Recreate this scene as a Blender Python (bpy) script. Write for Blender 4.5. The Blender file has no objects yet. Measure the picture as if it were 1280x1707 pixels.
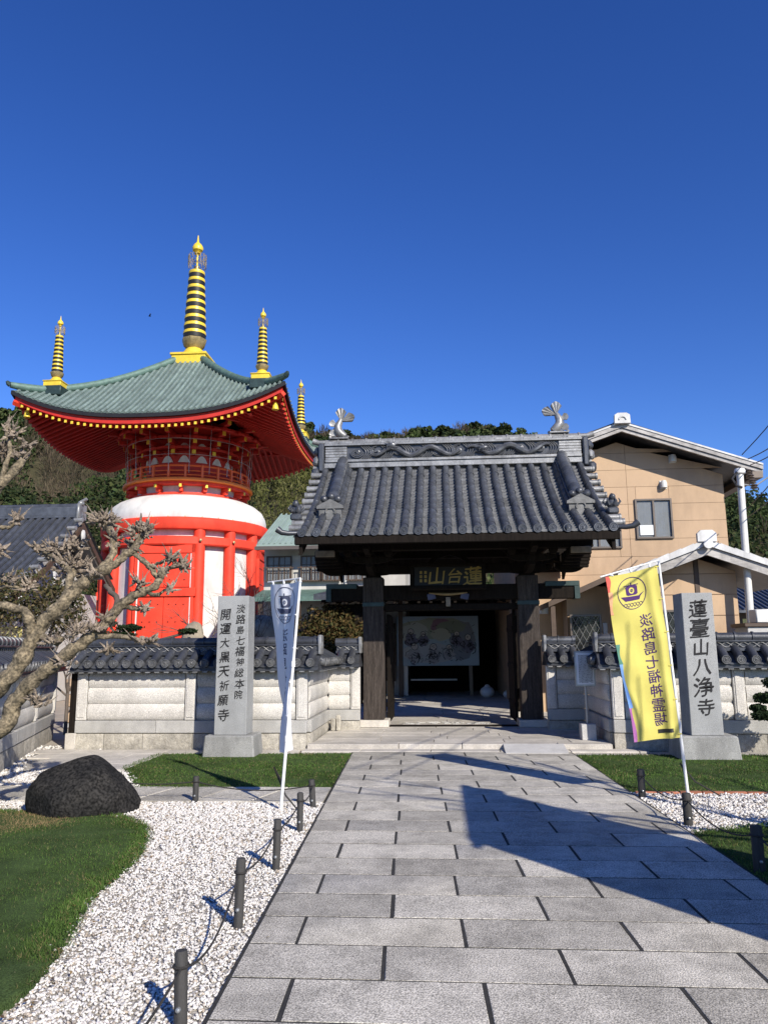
import bpy, bmesh, math, random
import numpy as np
from mathutils import Vector, Matrix, noise as mnoise
random.seed(7); np.random.seed(7)
R = math.radians
SC = bpy.context.scene
COL = SC.collection

# ------------------------------------------------------------------ camera
F_PX, W_PX, H_PX = 1282.0, 1280.0, 1707.0
YAW, PITCH, ROLL, EYE = R(4.2), R(10.1), .0085, 1.6
FW = Vector((-math.sin(YAW)*math.cos(PITCH), math.cos(YAW)*math.cos(PITCH), math.sin(PITCH)))
R0 = Vector((math.cos(YAW), math.sin(YAW), 0)); U0 = R0.cross(FW)
RT = R0*math.cos(ROLL) - U0*math.sin(ROLL); UP = U0*math.cos(ROLL) + R0*math.sin(ROLL)
cam_d = bpy.data.cameras.new('camera'); cam = bpy.data.objects.new('camera', cam_d); COL.objects.link(cam)
cam.matrix_world = Matrix(((RT.x, UP.x, -FW.x, 0), (RT.y, UP.y, -FW.y, 0), (RT.z, UP.z, -FW.z, EYE), (0, 0, 0, 1)))
cam_d.sensor_fit = 'VERTICAL'; cam_d.sensor_height = 36; cam_d.lens = 36*F_PX/H_PX
cam_d.clip_start = .05; cam_d.clip_end = 3000
SC.camera = cam
# ------------------------------------------------------------------ sky, sun, exposure
SUN_AZ, SUN_EL = R(35), R(30.5)      # the sun stands behind the viewer, to the right
w = bpy.data.worlds.new('World'); SC.world = w; w.use_nodes = True
nt = w.node_tree; nt.nodes.clear()
sky = nt.nodes.new('ShaderNodeTexSky'); sky.sky_type = 'NISHITA'; sky.sun_disc = False
sky.sun_elevation = SUN_EL; sky.sun_rotation = R(180)-SUN_AZ
sky.air_density = 1.0; sky.dust_density = .0; sky.ozone_density = 5.0; sky.altitude = 200
ga = nt.nodes.new('ShaderNodeGamma'); ga.inputs['Gamma'].default_value = 1.12
hs = nt.nodes.new('ShaderNodeHueSaturation'); hs.inputs['Saturation'].default_value = 1.165; hs.inputs['Hue'].default_value = .517
bg = nt.nodes.new('ShaderNodeBackground'); bg.inputs['Strength'].default_value = .103
wo = nt.nodes.new('ShaderNodeOutputWorld')
nt.links.new(sky.outputs[0], ga.inputs['Color']); nt.links.new(ga.outputs[0], hs.inputs['Color']); nt.links.new(hs.outputs[0], bg.inputs['Color']); nt.links.new(bg.outputs[0], wo.inputs['Surface'])
sd = bpy.data.lights.new('sun', 'SUN'); sd.energy = 5.0; sd.angle = R(.53); sd.color = (1.0, .93, .82)
sun = bpy.data.objects.new('sun', sd); COL.objects.link(sun)
SUNV = Vector((math.sin(SUN_AZ)*math.cos(SUN_EL), -math.cos(SUN_AZ)*math.cos(SUN_EL), math.sin(SUN_EL)))
sun.rotation_euler = SUNV.to_track_quat('Z', 'Y').to_euler()
sun.location = (6, -8, 12)
SC.view_settings.view_transform = 'Standard'; SC.view_settings.look = 'None'
SC.view_settings.exposure = .38; SC.view_settings.gamma = 1; SC.view_settings.use_curve_mapping = False
SC.render.engine = 'CYCLES'
SC.cycles.max_bounces = 6; SC.cycles.diffuse_bounces = 3; SC.cycles.glossy_bounces = 3
SC.cycles.use_denoising = True

# ------------------------------------------------------------------ pixel -> direction helpers
def ray(x, y): return FW + RT*((x-640)/F_PX) - UP*((y-853.5)/F_PX)
def PZ(x, y, z=0.0):
    d = ray(x, y); return Vector((0, 0, EYE)) + d*((z-EYE)/d.z)
def PY(x, y, Y):
    d = ray(x, y); return Vector((0, 0, EYE)) + d*(Y/d.y)

# ------------------------------------------------------------------ materials
MATS = {}
def mat(name, col, rough=.7, metal=0.0, var=.25, scale=6.0, fine=0.0, fscale=180.0, bump=.0, bscale=40.0,
        stretch=(1, 1, 1), col2=None, rnd=0.0, spec=.5, trans=0.0, coords='Object', dirt=0.0, dscale=1.3):
    m = bpy.data.materials.new(name); m.use_nodes = True
    t = m.node_tree; N = t.nodes; L = t.links
    b = N['Principled BSDF']; b.inputs['Roughness'].default_value = rough; b.inputs['Metallic'].default_value = metal
    b.inputs['Specular IOR Level'].default_value = spec
    tc = N.new('ShaderNodeTexCoord'); mp = N.new('ShaderNodeMapping'); mp.inputs['Scale'].default_value = stretch
    L.new(tc.outputs[coords], mp.inputs['Vector'])
    n1 = N.new('ShaderNodeTexNoise'); n1.inputs['Scale'].default_value = scale; n1.inputs['Detail'].default_value = 5; n1.inputs['Roughness'].default_value = .6
    L.new(mp.outputs[0], n1.inputs['Vector'])
    c = Vector(col)
    c2 = Vector(col2) if col2 else c*(1-var)
    cr = N.new('ShaderNodeValToRGB'); L.new(n1.outputs[0], cr.inputs[0])
    hi = c if col2 else c*(1+var*.6)
    cr.color_ramp.elements[0].color = (*c2, 1); cr.color_ramp.elements[0].position = .32
    cr.color_ramp.elements[1].color = (*hi, 1); cr.color_ramp.elements[1].position = .68
    out = cr.outputs[0]
    def mixmul(a, fac_out, lo, hi_, p0=.35, p1=.65):
        r = N.new('ShaderNodeMapRange'); r.inputs['From Min'].default_value = p0; r.inputs['From Max'].default_value = p1
        r.inputs['To Min'].default_value = lo; r.inputs['To Max'].default_value = hi_
        L.new(fac_out, r.inputs['Value'])
        mx = N.new('ShaderNodeMix'); mx.data_type = 'RGBA'; mx.blend_type = 'MULTIPLY'; mx.inputs[0].default_value = 1
        L.new(a, mx.inputs[6]); L.new(r.outputs[0], mx.inputs[7]); return mx.outputs[2]
    if fine:
        n2 = N.new('ShaderNodeTexNoise'); n2.inputs['Scale'].default_value = fscale; n2.inputs['Detail'].default_value = 2
        L.new(mp.outputs[0], n2.inputs['Vector']); out = mixmul(out, n2.outputs[0], 1-fine, 1+fine)
    if dirt:
        n4 = N.new('ShaderNodeTexNoise'); n4.inputs['Scale'].default_value = dscale; n4.inputs['Detail'].default_value = 7; n4.inputs['Roughness'].default_value = .7
        ge = N.new('ShaderNodeNewGeometry'); vm = N.new('ShaderNodeVectorMath'); vm.operation = 'MULTIPLY'; vm.inputs[1].default_value = (1, 1, .38)
        L.new(ge.outputs['Position'], vm.inputs[0]); L.new(vm.outputs[0], n4.inputs['Vector'])
        out = mixmul(out, n4.outputs[0], 1-dirt, 1.0, .38, .56)
    if rnd:
        oi = N.new('ShaderNodeObjectInfo'); out = mixmul(out, oi.outputs['Random'], 1-rnd, 1+rnd, 0, 1)
    L.new(out, b.inputs['Base Color'])
    if bump:
        n3 = N.new('ShaderNodeTexNoise'); n3.inputs['Scale'].default_value = bscale; n3.inputs['Detail'].default_value = 4
        L.new(mp.outputs[0], n3.inputs['Vector'])
        bp = N.new('ShaderNodeBump'); bp.inputs['Strength'].default_value = bump; bp.inputs['Distance'].default_value = .02
        L.new(n3.outputs[0], bp.inputs['Height']); L.new(bp.outputs[0], b.inputs['Normal'])
    MATS[name] = m; return m
def attr_mat(name, rough=.8, trans=.0, spec=.2):
    m = bpy.data.materials.new(name); m.use_nodes = True; t = m.node_tree; b = t.nodes['Principled BSDF']
    a = t.nodes.new('ShaderNodeAttribute'); a.attribute_name = 'col'
    t.links.new(a.outputs['Color'], b.inputs['Base Color']); b.inputs['Roughness'].default_value = rough
    b.inputs['Specular IOR Level'].default_value = spec
    if trans:
        tr = t.nodes.new('ShaderNodeBsdfTranslucent'); mx = t.nodes.new('ShaderNodeMixShader'); mx.inputs[0].default_value = trans
        t.links.new(a.outputs['Color'], tr.inputs['Color']); o = t.nodes['Material Output']
        t.links.new(b.outputs[0], mx.inputs[1]); t.links.new(tr.outputs[0], mx.inputs[2]); t.links.new(mx.outputs[0], o.inputs['Surface'])
    MATS[name] = m; return m

mat('earth', (.20, .17, .13), .95, var=.3, scale=1.5, fine=.3, fscale=60, bump=.3)
mat('court', (.36, .32, .26), .9, var=.2, scale=2, fine=.25, fscale=90, bump=.2)
mat('path_granite', (.465, .435, .372), .8, var=.14, scale=9, fine=.55, fscale=130, bump=.3, bscale=120, rnd=.20, dirt=.30, dscale=1.9, spec=.3)
mat('path_joint', (.028, .027, .025), .95, var=.4, scale=20, fine=.4, bump=.4)
mat('platform_stone', (.50, .465, .41), .75, var=.15, scale=4, fine=.3, fscale=160, bump=.15, bscale=120, rnd=.1, dirt=.2)
mat('wall_granite', (.56, .535, .49), .8, var=.10, scale=5, fine=.42, fscale=130, bump=.25, bscale=120, rnd=.05, dirt=.2, dscale=1.7)
mat('plinth_granite', (.40, .39, .365), .8, var=.12, scale=5, fine=.5, fscale=150, bump=.3, bscale=120, rnd=.08, dirt=.2)
mat('rough_stone', (.42, .39, .33), .9, var=.3, scale=7, fine=.25, fscale=90, bump=.7, bscale=25, rnd=.12, dirt=.25)
mat('stele_granite', (.30, .305, .30), .65, var=.10, scale=4, fine=.38, fscale=210, bump=.1, bscale=160, dirt=.15, dscale=2)
mat('stele_base', (.285, .285, .27), .85, var=.15, scale=5, fine=.4, fscale=190, bump=.25, bscale=120, dirt=.3, dscale=3)
mat('engraving', (.012, .012, .013), .8, var=.2)
mat('roof_tile', (.080, .087, .102), .42, metal=.25, var=.3, scale=5, fine=.15, fscale=60, bump=.08, rnd=.22, dirt=.25, dscale=2.5)
mat('silver_tile', (.29, .29, .285), .42, metal=.35, var=.28, scale=7, fine=.2, fscale=70, bump=.12, rnd=.15, dirt=.35, dscale=4)
mat('dark_tile', (.062, .066, .076), .4, metal=.25, var=.35, scale=5, fine=.15, fscale=60, bump=.1, rnd=.22, dirt=.25, dscale=2.5)
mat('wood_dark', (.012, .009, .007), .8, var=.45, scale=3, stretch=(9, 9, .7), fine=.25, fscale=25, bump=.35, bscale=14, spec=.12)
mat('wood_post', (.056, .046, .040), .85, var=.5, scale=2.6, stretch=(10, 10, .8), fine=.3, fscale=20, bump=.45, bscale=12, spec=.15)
mat('wood_end', (.26, .22, .17), .85, var=.3, scale=12, rnd=.3)
mat('copper_green', (.10, .17, .14), .55, metal=.1, var=.3, scale=5, rnd=.1)
mat('copper_dark', (.03, .055, .052), .5, metal=.3, var=.3, scale=6)
mat('gold_paint', (.40, .27, .075), .45, metal=.35, var=.2, scale=10)
mat('yellow_gold', (.80, .58, .05), .4, metal=.1, var=.12, scale=5, dirt=.15)
mat('gilt_grey', (.35, .28, .14), .45, metal=.4, var=.3, scale=8)
mat('black_iron', (.012, .011, .010), .5, var=.3)
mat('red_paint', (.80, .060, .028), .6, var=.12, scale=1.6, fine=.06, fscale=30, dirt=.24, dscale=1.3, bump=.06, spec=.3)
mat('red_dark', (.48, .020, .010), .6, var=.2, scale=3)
mat('rail_sunlit_orange', (.88, .15, .035), .5, var=.1, scale=3)  # brightened orange that stands in for sunlight on the railing
mat('orange_paint', (.82, .20, .015), .5, var=.1, scale=3)
mat('white_plaster', (.68, .665, .63), .8, var=.06, scale=1.2, dirt=.22, dscale=1.4, bump=.08)
mat('tan_siding', (.48, .335, .212), .8, var=.05, scale=1.2, fine=.1, fscale=140, bump=.1, bscale=100, rnd=.03, dirt=.17, dscale=1.1)
mat('joint_brown', (.36, .24, .15), .9)
mat('grey_wood', (.42, .40, .38), .8, var=.3, scale=3, stretch=(1, 6, 6), dirt=.3, dscale=3)
mat('brown_trim', (.075, .048, .032), .6, var=.2)
mat('white_tile', (.58, .58, .57), .5, var=.12, scale=6, rnd=.08, dirt=.25, dscale=2)
mat('alu_frame', (.13, .105, .085), .4, metal=.4, var=.1)
mat('curtain', (.62, .66, .68), .9, var=.12, scale=4, stretch=(8, 8, 1))
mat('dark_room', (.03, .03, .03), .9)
mat('pvc_white', (.68, .67, .63), .45, var=.06, scale=3, dirt=.15)
mat('valley_shade_green', (.105, .150, .135), .6, var=.22, scale=2.5, rnd=.08, dirt=.2)  # roof green darkened to paint the shade between the ribs
mat('green_copper_roof', (.185, .24, .218), .6, metal=.05, var=.22, scale=2.5, fine=.15, fscale=20, rnd=.12, dirt=.2, dscale=.9)
mat('pale_green_roof', (.22, .29, .26), .7, var=.12, scale=2, rnd=.1)
mat('white_wall', (.50, .485, .45), .85, var=.08, scale=1.5, dirt=.15)
mat('board_shaded_white', (.33, .43, .52), .4, var=.05)  # white board toned blue-grey, the bluish shade put into its colour
mat('gravel_bed', (.38, .355, .31), .95, var=.3, scale=30, fine=.5, fscale=70, bump=.6, bscale=60)
mat('turf_green', (.052, .082, .026), .95, var=.35, scale=4, fine=.4, fscale=120, bump=.5, bscale=120, spec=.1)
mat('lawn_dry', (.24, .17, .08), .95, var=.3, scale=6, fine=.3)
mat('basalt', (.027, .025, .0225), .85, var=.5, scale=5, fine=.75, fscale=40, bump=.5, bscale=22, spec=.2, col2=(.010, .010, .010))
mat('boulder_tan', (.28, .24, .18), .9, var=.3, scale=4, fine=.3, bump=.6)
mat('bollard_wood', (.042, .040, .038), .75, var=.4, scale=5, stretch=(8, 8, 1), bump=.3, rnd=.2)
mat('rope_black', (.03, .027, .024), .8, bump=.5, bscale=200)
mat('white_cloth', (.80, .81, .85), .9, var=.04, scale=3, spec=.1)
mat('yellow_cloth', (.56, .50, .135), .9, var=.05, scale=3, spec=.1)
mat('ink_purple', (.075, .035, .13), .9, spec=.1)
mat('ink_brown', (.10, .06, .05), .9, spec=.1)
mat('ink_slate', (.09, .10, .16), .9, spec=.1)
mat('cloth_red', (.75, .12, .09), .9); mat('cloth_orange', (.82, .40, .22), .9); mat('cloth_green', (.10, .25, .18), .9)
mat('cloth_blue', (.20, .38, .72), .9); mat('cloth_violet', (.48, .16, .42), .9)
mat('pole_white', (.78, .78, .76), .35, var=.05)
mat('bark_pale', (.25, .20, .128), .9, var=.5, scale=11, stretch=(1, 1, 1), fine=.5, fscale=45, bump=1.0, bscale=18, col2=(.055, .045, .028))
mat('bark_knob', (.30, .245, .185), .95, var=.5, scale=16, fine=.4, fscale=70, bump=.8, bscale=40, col2=(.10, .075, .055), rnd=.2)
mat('bark_dark', (.09, .07, .055), .9, var=.4, scale=9, bump=.5)
mat('twig', (.12, .095, .075), .9, var=.3)
mat('yellow_sheet', (.78, .68, .26), .6, var=.06, scale=3, dirt=.2)
mat('sign_board', (.62, .64, .66), .5, var=.06)
mat('steel', (.36, .37, .37), .4, metal=.6, var=.15)
mat('art_white', (.66, .68, .68), .4, var=.04)
mat('concrete', (.45, .44, .42), .85, var=.12, scale=4, fine=.2)
mat('hill_soil', (.065, .060, .032), .95, var=.4, scale=.25, spec=.1)
mat('edging_brick', (.34, .13, .07), .9, rnd=.25, var=.2)
mat('pan_tile_grey', (.125, .127, .130), .5, metal=.15, var=.35, scale=9, fine=.25, fscale=60, bump=.1, rnd=.12, dirt=.3, dscale=3)
mat('ogre_grey', (.16, .16, .155), .55, metal=.1, var=.3, scale=9, bump=.2, dirt=.3, dscale=4)
mat('relief_tile', (.10, .105, .115), .35, metal=.3, var=.3, scale=9, bump=.1)
mat('wire', (.012, .012, .014), .6)
attr_mat('foliage', .8, .18); attr_mat('grass_blade', .75, .3); attr_mat('pebble', .85); attr_mat('ink_wash', .6)
def glass_mat():
    m = bpy.data.materials.new('window_glass'); m.use_nodes = True; b = m.node_tree.nodes['Principled BSDF']
    b.inputs['Base Color'].default_value = (.03, .035, .04, 1); b.inputs['Roughness'].default_value = .06
    b.inputs['Alpha'].default_value = .28; MATS['window_glass'] = m
glass_mat()

# ------------------------------------------------------------------ mesh helpers
class MB:
    def __init__(s): s.v = []; s.f = []; s.m = []
    def add(s, v, f, mi=0, M=None):
        n = len(s.v)
        if M is not None: v = [M @ Vector(p) for p in v]
        s.v += [tuple(p) for p in v]; s.f += [tuple(n+i for i in q) for q in f]; s.m += [mi]*len(f); return s
    def box(s, x0, x1, y0, y1, z0, z1, mi=0, b=0.0, M=None):
        if b <= 0:
            v = [(x, y, z) for z in (z0, z1) for y in (y0, y1) for x in (x0, x1)]
            f = [(0, 2, 3, 1), (4, 5, 7, 6), (0, 1, 5, 4), (2, 6, 7, 3), (0, 4, 6, 2), (1, 3, 7, 5)]
            return s.add(v, f, mi, M)
        c = ((x0+x1)/2, (y0+y1)/2, (z0+z1)/2); h = ((x1-x0)/2, (y1-y0)/2, (z1-z0)/2)
        v = []; idx = {}
        for sx in (-1, 1):
            for sy in (-1, 1):
                for sz in (-1, 1):
                    for ax in range(3):
                        sg = (sx, sy, sz)
                        p = [c[k]+sg[k]*(h[k]-(0 if k == ax else b)) for k in range(3)]
                        idx[(sx, sy, sz, ax)] = len(v); v.append(p)
        f = []
        for ax in range(3):
            o = [k for k in range(3) if k != ax]
            for sg in (-1, 1):
                q = []
                for (a, d) in ((-1, -1), (1, -1), (1, 1), (-1, 1)):
                    k = [0, 0, 0]; k[ax] = sg; k[o[0]] = a; k[o[1]] = d; q.append(idx[(*k, ax)])
                f.append(q)
        for ax in range(3):
            o = [k for k in range(3) if k != ax]
            for a in (-1, 1):
                for d in (-1, 1):
                    def g(t, w):
                        k = [0, 0, 0]; k[ax] = t; k[o[0]] = a; k[o[1]] = d; return idx[(*k, w)]
                    f.append([g(-1, o[0]), g(1, o[0]), g(1, o[1]), g(-1, o[1])])
        for sx in (-1, 1):
            for sy in (-1, 1):
                for sz in (-1, 1): f.append([idx[(sx, sy, sz, a)] for a in range(3)])
        cv = Vector(c); ff = []
        for q in f:
            a, b_, c_ = (Vector(v[q[i]]) for i in range(3))
            mid = sum((Vector(v[i]) for i in q), Vector())/len(q)
            ff.append(q if (b_-a).cross(c_-a).dot(mid-cv) > 0 else q[::-1])
        return s.add(v, ff, mi, M)
    def tube(s, pts, r, n=8, mi=0, cap=True, M=None, squash=1.0, jit=0.0):
        pts = [Vector(p) for p in pts]; k = len(pts)
        rs = r if isinstance(r, (list, tuple)) else [r]*k
        v = []; f = []; up = None
        for i, p in enumerate(pts):
            t = (pts[min(i+1, k-1)]-pts[max(i-1, 0)])
            t = t.normalized() if t.length > 1e-9 else Vector((0, 0, 1))
            if up is None: up = Vector((0, 0, 1)) if abs(t.z) < .9 else Vector((0, 1, 0))
            a = t.cross(up)
            if a.length < 1e-6: a = t.orthogonal()
            a.normalize(); bb = a.cross(t).normalized(); up = bb
            for j in range(n):
                th = 2*math.pi*j/n
                rr = rs[i]*(1+(random.uniform(-jit, jit) if jit else 0))
                v.append(p+a*math.cos(th)*rr+bb*math.sin(th)*rr*squash)
        for i in range(k-1):
            for j in range(n):
                j2 = (j+1) % n; f.append((i*n+j, i*n+j2, (i+1)*n+j2, (i+1)*n+j))
        if cap: f.append(tuple(range(n))[::-1]); f.append(tuple((k-1)*n+j for j in range(n)))
        return s.add(v, [q[::-1] for q in f], mi, M)
    def lathe(s, prof, n=24, c=(0, 0), mi=0, a0=0, a1=360, M=None):
        full = abs(a1-a0) >= 359.9; k = n if full else n+1; v = []; f = []
        for (r, z) in prof:
            for j in range(k):
                t = R(a0+(a1-a0)*j/n); v.append((c[0]+r*math.cos(t), c[1]+r*math.sin(t), z))
        for i in range(len(prof)-1):
            for j in range(n):
                j2 = (j+1) % k if full else j+1
                f.append((i*k+j, i*k+j2, (i+1)*k+j2, (i+1)*k+j))
        if full:
            if prof[0][0] > 1e-6: f.append(tuple(range(k))[::-1])
            if prof[-1][0] > 1e-6: f.append(tuple((len(prof)-1)*k+j for j in range(k)))
        return s.add(v, f, mi, M)
    def prism(s, poly, d0, d1, axis='y', mi=0, M=None):
        # poly in the two other axes, extruded along axis from d0 to d1
        def P(a, b, d): return {'x': (d, a, b), 'y': (a, d, b), 'z': (a, b, d)}[axis]
        n = len(poly); v = [P(a, b, d0) for a, b in poly]+[P(a, b, d1) for a, b in poly]
        ar = sum(poly[i][0]*poly[(i+1) % n][1]-poly[(i+1) % n][0]*poly[i][1] for i in range(n))
        flip = (ar < 0) != (axis == 'y')
        f = [tuple(range(n))[::-1], tuple(range(n, 2*n))]+[(i, (i+1) % n, n+(i+1) % n, n+i) for i in range(n)]
        if flip: f = [q[::-1] for q in f]
        return s.add(v, f, mi, M)
    def grid(s, fn, nu, nv, mi=0, M=None):
        v = [fn(i/nu, j/nv) for j in range(nv+1) for i in range(nu+1)]
        f = [(j*(nu+1)+i, j*(nu+1)+i+1, (j+1)*(nu+1)+i+1, (j+1)*(nu+1)+i) for j in range(nv) for i in range(nu)]
        return s.add(v, f, mi, M)
    def blob(s, c, r, sub=1, jit=.15, mi=0, M=None):
        iv, jf = ICO[sub]; rr = r if isinstance(r, (tuple, list)) else (r, r, r)
        v = [(c[0]+p[0]*rr[0]*(1+random.uniform(-jit, jit)), c[1]+p[1]*rr[1]*(1+random.uniform(-jit, jit)), c[2]+p[2]*rr[2]*(1+random.uniform(-jit, jit))) for p in iv]
        return s.add(v, jf, mi, M)
    def mesh(s, name, mats, smooth=True, ang=38):
        me = bpy.data.meshes.new(name); me.from_pydata(s.v, [], s.f)
        for m in ([mats] if isinstance(mats, str) else mats): me.materials.append(MATS[m])
        if any(s.m): me.polygons.foreach_set('material_index', s.m)
        if smooth:
            me.polygons.foreach_set('use_smooth', [True]*len(me.polygons)); me.set_sharp_from_angle(angle=R(ang))
        me.update(); return me
    def build(s, name, mats, parent=None, loc=None, rz=None, smooth=True, ang=38, label=None):
        return obj(name, s.mesh(name, mats, smooth, ang), parent, loc, rz, label)
def _ico(sub):
    bm = bmesh.new(); bmesh.ops.create_icosphere(bm, subdivisions=sub, radius=1)
    bm.verts.ensure_lookup_table(); r = ([tuple(v.co) for v in bm.verts], [tuple(v.index for v in f.verts) for f in bm.faces]); bm.free(); return r
ICO = {1: _ico(1), 2: _ico(2), 3: _ico(3), 4: _ico(4)}
def obj(name, me, parent=None, loc=None, rz=None, label=None, rot=None, scale=None):
    o = bpy.data.objects.new(name, me); COL.objects.link(o)
    if parent: o.parent = parent
    if loc is not None: o.location = loc
    if rz is not None: o.rotation_euler = (0, 0, rz)
    if rot is not None: o.rotation_euler = rot
    if scale is not None: o.scale = scale
    if label: o['label'] = label
    return o
def tag(o, label, cat, group=None, kind=None):
    if label: o['label'] = label
    if cat: o['category'] = cat
    if group: o['group'] = group
    if kind: o['kind'] = kind
    return o
def thing(name, label, cat, loc=(0, 0, 0), rz=0, group=None):
    o = bpy.data.objects.new(name, None); COL.objects.link(o); o.location = loc; o.rotation_euler = (0, 0, rz); o.empty_display_size = .2
    return tag(o, label, cat, group)
def struct(o): o['kind'] = 'structure'; return o
def fast_mesh(name, V, Fc, material, colors=None):
    """numpy verts (n,3), faces (m,k) -> mesh with an optional per-vertex colour"""
    me = bpy.data.meshes.new(name); n, m, k = len(V), len(Fc), Fc.shape[1]
    me.vertices.add(n); me.vertices.foreach_set('co', V.astype(np.float32).ravel())
    me.loops.add(m*k); me.loops.foreach_set('vertex_index', Fc.astype(np.int32).ravel())
    me.polygons.add(m); me.polygons.foreach_set('loop_start', np.arange(0, m*k, k, dtype=np.int32))
    me.materials.append(MATS[material]); me.update(calc_edges=True)
    if colors is not None:
        a = me.color_attributes.new('col', 'FLOAT_COLOR', 'POINT')
        c4 = np.ones((n, 4), np.float32); c4[:, :3] = colors; a.data.foreach_set('color', c4.ravel())
    return me

# glyphs ------------------------------------------------------------
GLY = {}
def glyph(ch, weight=0.0):
    k = (ch, weight)
    if k in GLY: return GLY[k]
    cu = bpy.data.curves.new('glyph', 'FONT'); cu.body = ch; cu.size = 1; cu.resolution_u = 3; cu.offset = weight
    o = bpy.data.objects.new('glyph', cu); COL.objects.link(o)
    dg = bpy.context.evaluated_depsgraph_get(); me = o.evaluated_get(dg).to_mesh()
    vs = [(v.co.x, v.co.y) for v in me.vertices]; fs = [tuple(p.vertices) for p in me.polygons]
    o.evaluated_get(dg).to_mesh_clear(); bpy.data.objects.remove(o); bpy.data.curves.remove(cu)
    if vs:
        xs = [a for a, b in vs]; ys = [b for a, b in vs]
        cx, cy = (min(xs)+max(xs))/2, (min(ys)+max(ys))/2; sz = max(max(xs)-min(xs), max(ys)-min(ys), .55)
        vs = [((a-cx)/sz, (b-cy)/sz) for a, b in vs]
    GLY[k] = (vs, fs); return GLY[k]
def sub_tris(vs, fs, maxlen):
    bm = bmesh.new(); bv = [bm.verts.new((a, b, 0)) for a, b in vs]
    for q in fs:
        try: bm.faces.new([bv[i] for i in q])
        except ValueError: pass
    bmesh.ops.triangulate(bm, faces=bm.faces)
    for _ in range(2):
        e = [x for x in bm.edges if x.calc_length() > maxlen]
        if not e: break
        bmesh.ops.subdivide_edges(bm, edges=e, cuts=1)
    bmesh.ops.triangulate(bm, faces=bm.faces)
    bm.verts.index_update(); r = ([(v.co.x, v.co.y) for v in bm.verts], [tuple(v.index for v in f.verts) for f in bm.faces]); bm.free(); return r
# ================================================================== ground
def sheet(name, poly, z, material, label=None):
    mb = MB(); mb.add([(p[0], p[1], z) for p in poly], [tuple(range(len(poly)))])
    o = mb.build(name, material, smooth=False); struct(o); return o
def ccw(poly):
    a = sum(poly[i][0]*poly[(i+1) % len(poly)][1]-poly[(i+1) % len(poly)][0]*poly[i][1] for i in range(len(poly)))
    return poly if a > 0 else poly[::-1]
sheet('ground', [(-600, -300), (600, -300), (600, 900), (-600, 900)], -.03, 'earth')
sheet('courtyard', [(-30, 13.0), (22, 13.0), (22, 48), (-30, 48)], -.012, 'court')
def pathL(Y): return -.90-.043*Y
def pathR(Y): return 2.32-.032*Y
# the near turf, its edge read from the photograph
turf_edge = [PZ(*p).xy for p in ((-40, 1352), (60, 1356), (130, 1366), (205, 1362), (243, 1378), (249, 1396), (238, 1424), (219, 1447), (186, 1475), (155, 1502), (128, 1548), (100, 1596), (66, 1640), (30, 1676), (-20, 1712), (-120, 1775))]
turf_poly = ccw([tuple(p) for p in turf_edge]+[(-2.6, 2.2), (-6.2, 2.2), (-6.2, 8.0)])
LAWN_L = ccw([(-1.42, 12.32), (pathL(9.36)-.02, 9.36), tuple(PZ(228, 1316).xy), tuple(PZ(205, 1281).xy), tuple(PZ(262, 1258).xy)])
LAWN_R = ccw([(pathR(12.2)+.02, 12.2), (7.5, 12.2), (7.5, 9.13), (pathR(9.15)+.02, 9.13)])
TURF_R = ccw([(pathR(7.3)+.03, 7.25), (pathR(3)+.03, 3.0), (7.5, 3.0), (7.5, 7.9), (3.4, 7.75), (2.7, 7.5)])
sheet('gravel_bed', [(-9, 1.5), (pathL(1.5)+.05, 1.5), (pathL(12)+.05, 12.0), (-9, 14.0)], 0.0, 'gravel_bed')
sheet('gravel_bed', [(pathR(1.5)-.05, 1.5), (8, 1.5), (8, 12.6), (pathR(12.6)-.05, 12.6)], 0.0, 'gravel_bed')
def in_poly(poly, x, y):
    ins = np.zeros(x.shape, bool); n = len(poly)
    for i in range(n):
        (x1, y1), (x2, y2) = poly[i], poly[(i+1) % n]
        c = ((y1 > y) != (y2 > y)) & (x < (x2-x1)*(y-y1)/(y2-y1+1e-12)+x1); ins ^= c
    return ins
def mound(poly, z, material, name, hump=0.0):
    # a gently raised sheet with a tessellated top
    xs = [p[0] for p in poly]; ys = [p[1] for p in poly]; bm = bmesh.new()
    vs = [bm.verts.new((p[0], p[1], z)) for p in poly]; bm.faces.new(vs)
    bmesh.ops.triangulate(bm, faces=bm.faces)
    for _ in range(5):
        e = [x for x in bm.edges if x.calc_length() > .35]
        if e: bmesh.ops.subdivide_edges(bm, edges=e, cuts=1); bmesh.ops.triangulate(bm, faces=bm.faces)
    for v in bm.verts:
        if not v.is_boundary: v.co.z = z+hump+.012*mnoise.noise(Vector((v.co.x*1.7, v.co.y*1.7, 0)))
    me = bpy.data.meshes.new(name); bm.to_mesh(me); bm.free(); me.materials.append(MATS[material])
    for p in me.polygons: p.use_smooth = True
    o = obj(name, me); return struct(o)
mound(turf_poly, .006, 'turf_green', 'turf', .03); mound(LAWN_L, .006, 'turf_green', 'lawn', .012)
mound(LAWN_R, .006, 'turf_green', 'lawn', .012); mound(TURF_R, .006, 'turf_green', 'turf', .02)

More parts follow.
